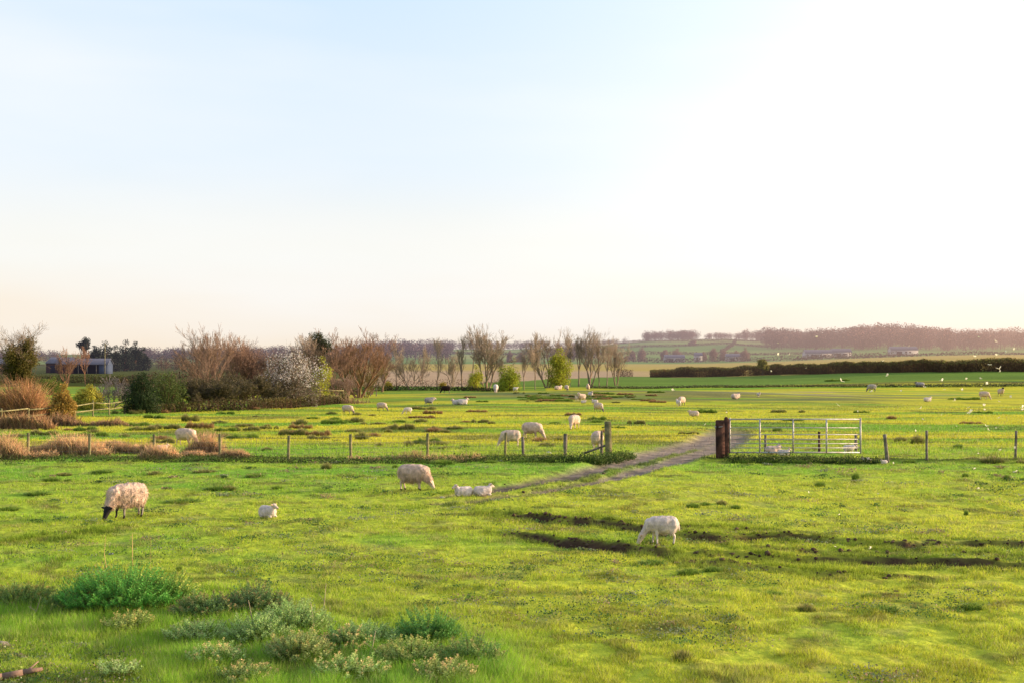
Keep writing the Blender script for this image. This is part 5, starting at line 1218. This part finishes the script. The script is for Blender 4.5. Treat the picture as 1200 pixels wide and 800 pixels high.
pc = [(140, 716, 130, .52, 300, DG, (.12, .24, .05), 'large dense dark green nettle mound, biggest plant in the foreground'),
      (195, 712, 70, .40, 110, (.09, .17, .035), YG, 'lower yellow-tipped nettles on the right shoulder of the large mound'),
      (25, 712, 90, .28, 110, (.09, .15, .04), (.26, .20, .06), 'low brown-tipped nettles at the left edge'),
      (75, 716, 50, .20, 50, (.10, .16, .05), YG, 'small low plants between the left edge nettles and the large mound'),
      (150, 740, 50, .22, 36, (.20, .24, .07), (.40, .30, .12), 'pale yellow-tipped shoots in front of the large mound'),
      (245, 725, 80, .30, 110, (.10, .16, .05), (.28, .20, .09), 'brown-tipped nettles right of the large mound'),
      (300, 722, 80, .36, 120, (.08, .14, .05), (.20, .15, .07), 'dark bushy nettles with bronze tops near the middle of the patch'),
      (345, 745, 80, .36, 110, BG, (.22, .26, .11), 'grey-green thistly plants right of the bronze nettles'),
      (300, 755, 70, .30, 90, BG, (.20, .26, .12), 'grey-green thistly plants in front of the bronze nettles'),
      (232, 752, 70, .22, 60, BG, (.26, .26, .12), 'low grey-green plants left of the thistly ones'),
      (255, 778, 60, .18, 40, BG, BN, 'small brown-tipped plants near the bottom of the patch'),
      (350, 775, 70, .30, 80, (.17, .22, .08), (.34, .28, .11), 'pale olive plants with straw tops in the lower patch'),
      (405, 765, 60, .24, 50, (.10, .17, .05), BN, 'bronze-tipped plants left of the rounded green mound'),
      (432, 758, 70, .26, 80, BG, (.16, .22, .09), 'rounded grey-green mound in the right part of the patch'),
      (500, 756, 70, .34, 100, (.075, .17, .04), (.14, .24, .06), 'tall fresh green clump on the right side of the patch'),
      (480, 780, 70, .26, 70, (.18, .23, .07), (.32, .29, .10), 'pale yellow-green shoots in front of the fresh green clump'),
      (552, 780, 70, .26, 70, (.10, .17, .05), (.26, .23, .09), 'last plants at the right end of the patch'),
      (140, 795, 40, .16, 24, BG, (.30, .28, .16), 'small grey plants beside the fallen branch'),
      (410, 797, 80, .22, 50, BG, BN, 'low mixed plants at the bottom edge below the patch'),
      (520, 800, 70, .22, 44, (.15, .2, .06), BN, 'low straw-tipped plants at the bottom edge right of centre'),
      (285, 800, 60, .16, 30, (.12, .18, .05), BN, 'sparse brown-tipped plants at the bottom edge left of centre')]
for i, (px, py, wp, hm, n, c, t, l) in enumerate(pc): plant_clump(px, py, wp, hm, int(n * 1.7), tuple(min(.6, q * (2.0 if c not in (DG, BG) else 1.4)) for q in c), tuple(min(.75, q * 1.5) for q in t), l, seed=i, group='nettles and thistles in the foreground patch')
# dry stalks
for px, y0, y1, r, l in ((125, 668, 630, .008, 'thin dry stalk standing behind the large nettle mound'), (155, 664, 627, .010, 'taller dry stalk right of the thin one behind the nettle mound'), (176, 668, 632, .003, 'faint hair-thin stalk right of the two dry stalks')):
    g = G(px, y0); h = (y0 - y1) * g[1] / FPX * 1.05; mb = MB(); d = rng.normal(size=2) * .02
    mb.tubes([[0, 0, 0, d[0], 0, h * .5, r, r * .8], [d[0], 0, h * .5, d[0] * .5, 0, h, r * .8, r * .5]], 5, col=(.50, .36, .15)); mb.obj('dry_stalk', M['twig'], None, loc=tuple(g), label=l, cat='stalk')
sk = [(36, 727, 12, -12, 'short pale dead stem left of the large mound'), (130, 722, 14, -9, 'dead stem at the front foot of the large mound'), (300, 745, -9, -38, 'long dead stem leaning left in the bronze nettles'), (303, 725, 2, -18, 'upright dead stem in the bronze nettles'), (378, 722, 4, -20, 'dead stem at the far side of the patch'), (370, 748, -6, -22, 'bent dead stem on the right of the patch'), (432, 772, 8, -14, 'dead twig between two mounds')]
for px, py, dx, dy, l in sk:
    g = G(px, py); s = g[1] / FPX; mb = MB(); h = .22 if abs(dy) < 20 else .34
    mb.tubes([[0, 0, .05, dx * s * .5, .02, h * .6, .007, .006], [dx * s * .5, .02, h * .6, dx * s, .0, h + .12, .006, .004], [dx * s * .5, .02, h * .6, dx * s * .2 - .06, .0, h * .9, .004, .003]], 5, col=(.42, .34, .24)); mb.obj('dead_stem', M['twig'], None, loc=tuple(g), label=l, cat='stem')
# stones, branch
def rock(px, py, wp, hp, seed, m, label, name='stone', cat='stone', rz=0, el=.7):
    g = G(px, py); s = g[1] / FPX; me = clod(seed, 1.0); o = link(name, me, M[m], None, loc=(g[0], g[1], g[2] + hp * s * .2), label=label, cat=cat)
    o.scale = (wp * s / 2, wp * s / 2 * el, hp * s * .6); o.rotation_euler = (0, 0, rz)
rock(2, 758, 18, 9, 31, 'stone', 'rounded pinkish stone at the left edge')
rock(18, 769, 26, 6, 32, 'oldwood', 'flat brown piece of rotten wood below the pink stone', 'wood_piece', 'wood', .1)
rock(28, 771, 8, 4, 33, 'stone', 'small orange stone chip at the end of the rotten wood')
rock(100, 739, 18, 4, 34, 'oldwood', 'flat grey bit of wood in the grass under the large mound', 'wood_piece', 'wood')
rock(12, 786, 12, 5, 35, 'stone', 'small pale stone behind the fallen branch')
rock(800, 773, 16, 5, 36, 'white', 'low pale dry tuft-like stone in the lower middle grass')
rock(130, 649, 6, 2.5, 37, 'white', 'white feather-like scrap in the grass behind the stalks', 'white_scrap', 'scrap')
rock(518, 583, 6, 2.5, 38, 'white', 'small white stone at the dark tip of the track')
rock(797, 544, 5, 3.5, 39, 'white', 'white stone on the track edge near the gateway')
rock(643, 531, 6, 3, 40, 'white', 'small pale stone beneath the wire between two posts')
g = G(18, 797); s = g[1] / FPX
mb = MB(); mb.tubes([[-55 * s, -.2, .02, -14 * s, -.03, .05, .045, .042], [-14 * s, -.03, .05, 8 * s, .03, .085, .042, .036], [8 * s, .03, .085, 27 * s, .12, .10, .036, .020], [10 * s, .05, .08, 18 * s, .22, .16, .014, .006]], 9, col=(.26, .17, .13), cap=True)
mb.obj('fallen_branch', M['bark'], None, loc=tuple(g), label='pinkish bare fallen branch lying in the bottom left corner', cat='branch', smooth=True)

# ------------------------------------------------------------------ flying insects, lit by the low sun
def insect_mesh(seed, sp):
    mb = MB(); V = IV * np.array([.30, .085, .085]); mb.add(V, IF, (1, 1, 1)); me0 = mb
    for s in (-1, 1):
        for a, ln in ((.25, .62), (-.15, .5)):
            c = np.array([a * .35, 0, .04]); d = np.array([a * .5, s * ln, .28 * sp]); w_ = np.array([.17, 0, 0])
            t = [0, .25, .5, .75, 1]; wd = [.15, .8, 1, .85, .25]
            P = [c + d * q - w_ * k for q, k in zip(t, wd)] + [c + d * q + w_ * k for q, k in zip(t, wd)]
            mb.add(P, [(i, i + 1, i + 6, i + 5) for i in range(4)])
    return mb.mesh('flying_insect')
IM = [insect_mesh(i, k) for i, k in enumerate((1.0, .2, 1.8))]
for m_ in IM:
    m_.materials.append(M['chitin']); m_.materials.append(M['wing'])
    mi = np.zeros(len(m_.polygons), np.int32)
    for p_ in m_.polygons:
        if len(p_.vertices) == 4: mi[p_.index] = 1
    m_.polygons.foreach_set('material_index', mi)
ins = [(1065,406,5),(1138,411,5),(1142,418,5),(1167,416,6),(1179,412,5),(1188,410,5),(1034,423,5),(1160,427,6),(1171,432,7),(1172,435,5),(1040,439,6),(1104,446,6),(1132,444,5),(1149,443,6),(1157,450,6),(1083,453,5),(1107,456,5),(1128,457,5),(1150,456,5),(1021,458,5),(1056,458,4),(1184,465,6),(1171,470,5),(1119,469,5),(1079,478,6),(1135,477,5),(1153,475,6),(1154,480,5),(1137,482,9),(1103,486,4),(1082,491,5),(1170,489,6),(1198,477,6),(1198,480,6),(1121,499,4),(1156,499,5),(1158,503,5),(1167,501,5),(1073,505,4),(1172,527,6),(1189,524,5),(1146,531,3),(1057,530,3),(1190,552,7),(1141,549,5),(957,395,6),(912,402,5),(912,416,5),(925,415,4),(1147,395,5),(1166,400,5),(986,446,8),(982,474,7),(1005,482,3),(789,457,6),(826,497,5),(851,483,3),(904,435,4),(979,640,5),(1020,642,5),(948,577,5),(1029,578,5),(983,603,4),(1146,572,5),(1047,542,4),(945,431,3)]
for i, (px, py, wp) in enumerate(ins):
    d = rng.uniform(6, 13); c, s = math.cos(PITCH), math.sin(PITCH); v = (400 - py) / FPX; u = (px - 600) / FPX
    o = bpy.data.objects.new('flying_insect', IM[i % 3]); COL.objects.link(o)
    o.location = (u * d, d * (c - v * s), CAMH + d * (s + v * c)); k = wp * d / FPX * .72; o.scale = (k, k, k)
    o.rotation_euler = (rng.uniform(-.5, .9), rng.uniform(-.5, .5), rng.uniform(0, 6.28))
    if i == 28: l, gname = 'largest pale sunlit insect in the swarm, hovering low in front of the right pasture', None
    elif px > 1015 : l, gname = 'tiny pale insect of the sunlit swarm flying on the right', 'insects of the swarm on the right'
    else: l, gname = 'single pale sunlit insect flying left of the swarm', 'insects flying left of the swarm'
    tag(o, l, 'insect', gname)
print('objects', len(bpy.data.objects), 'sun', tuple(sd))
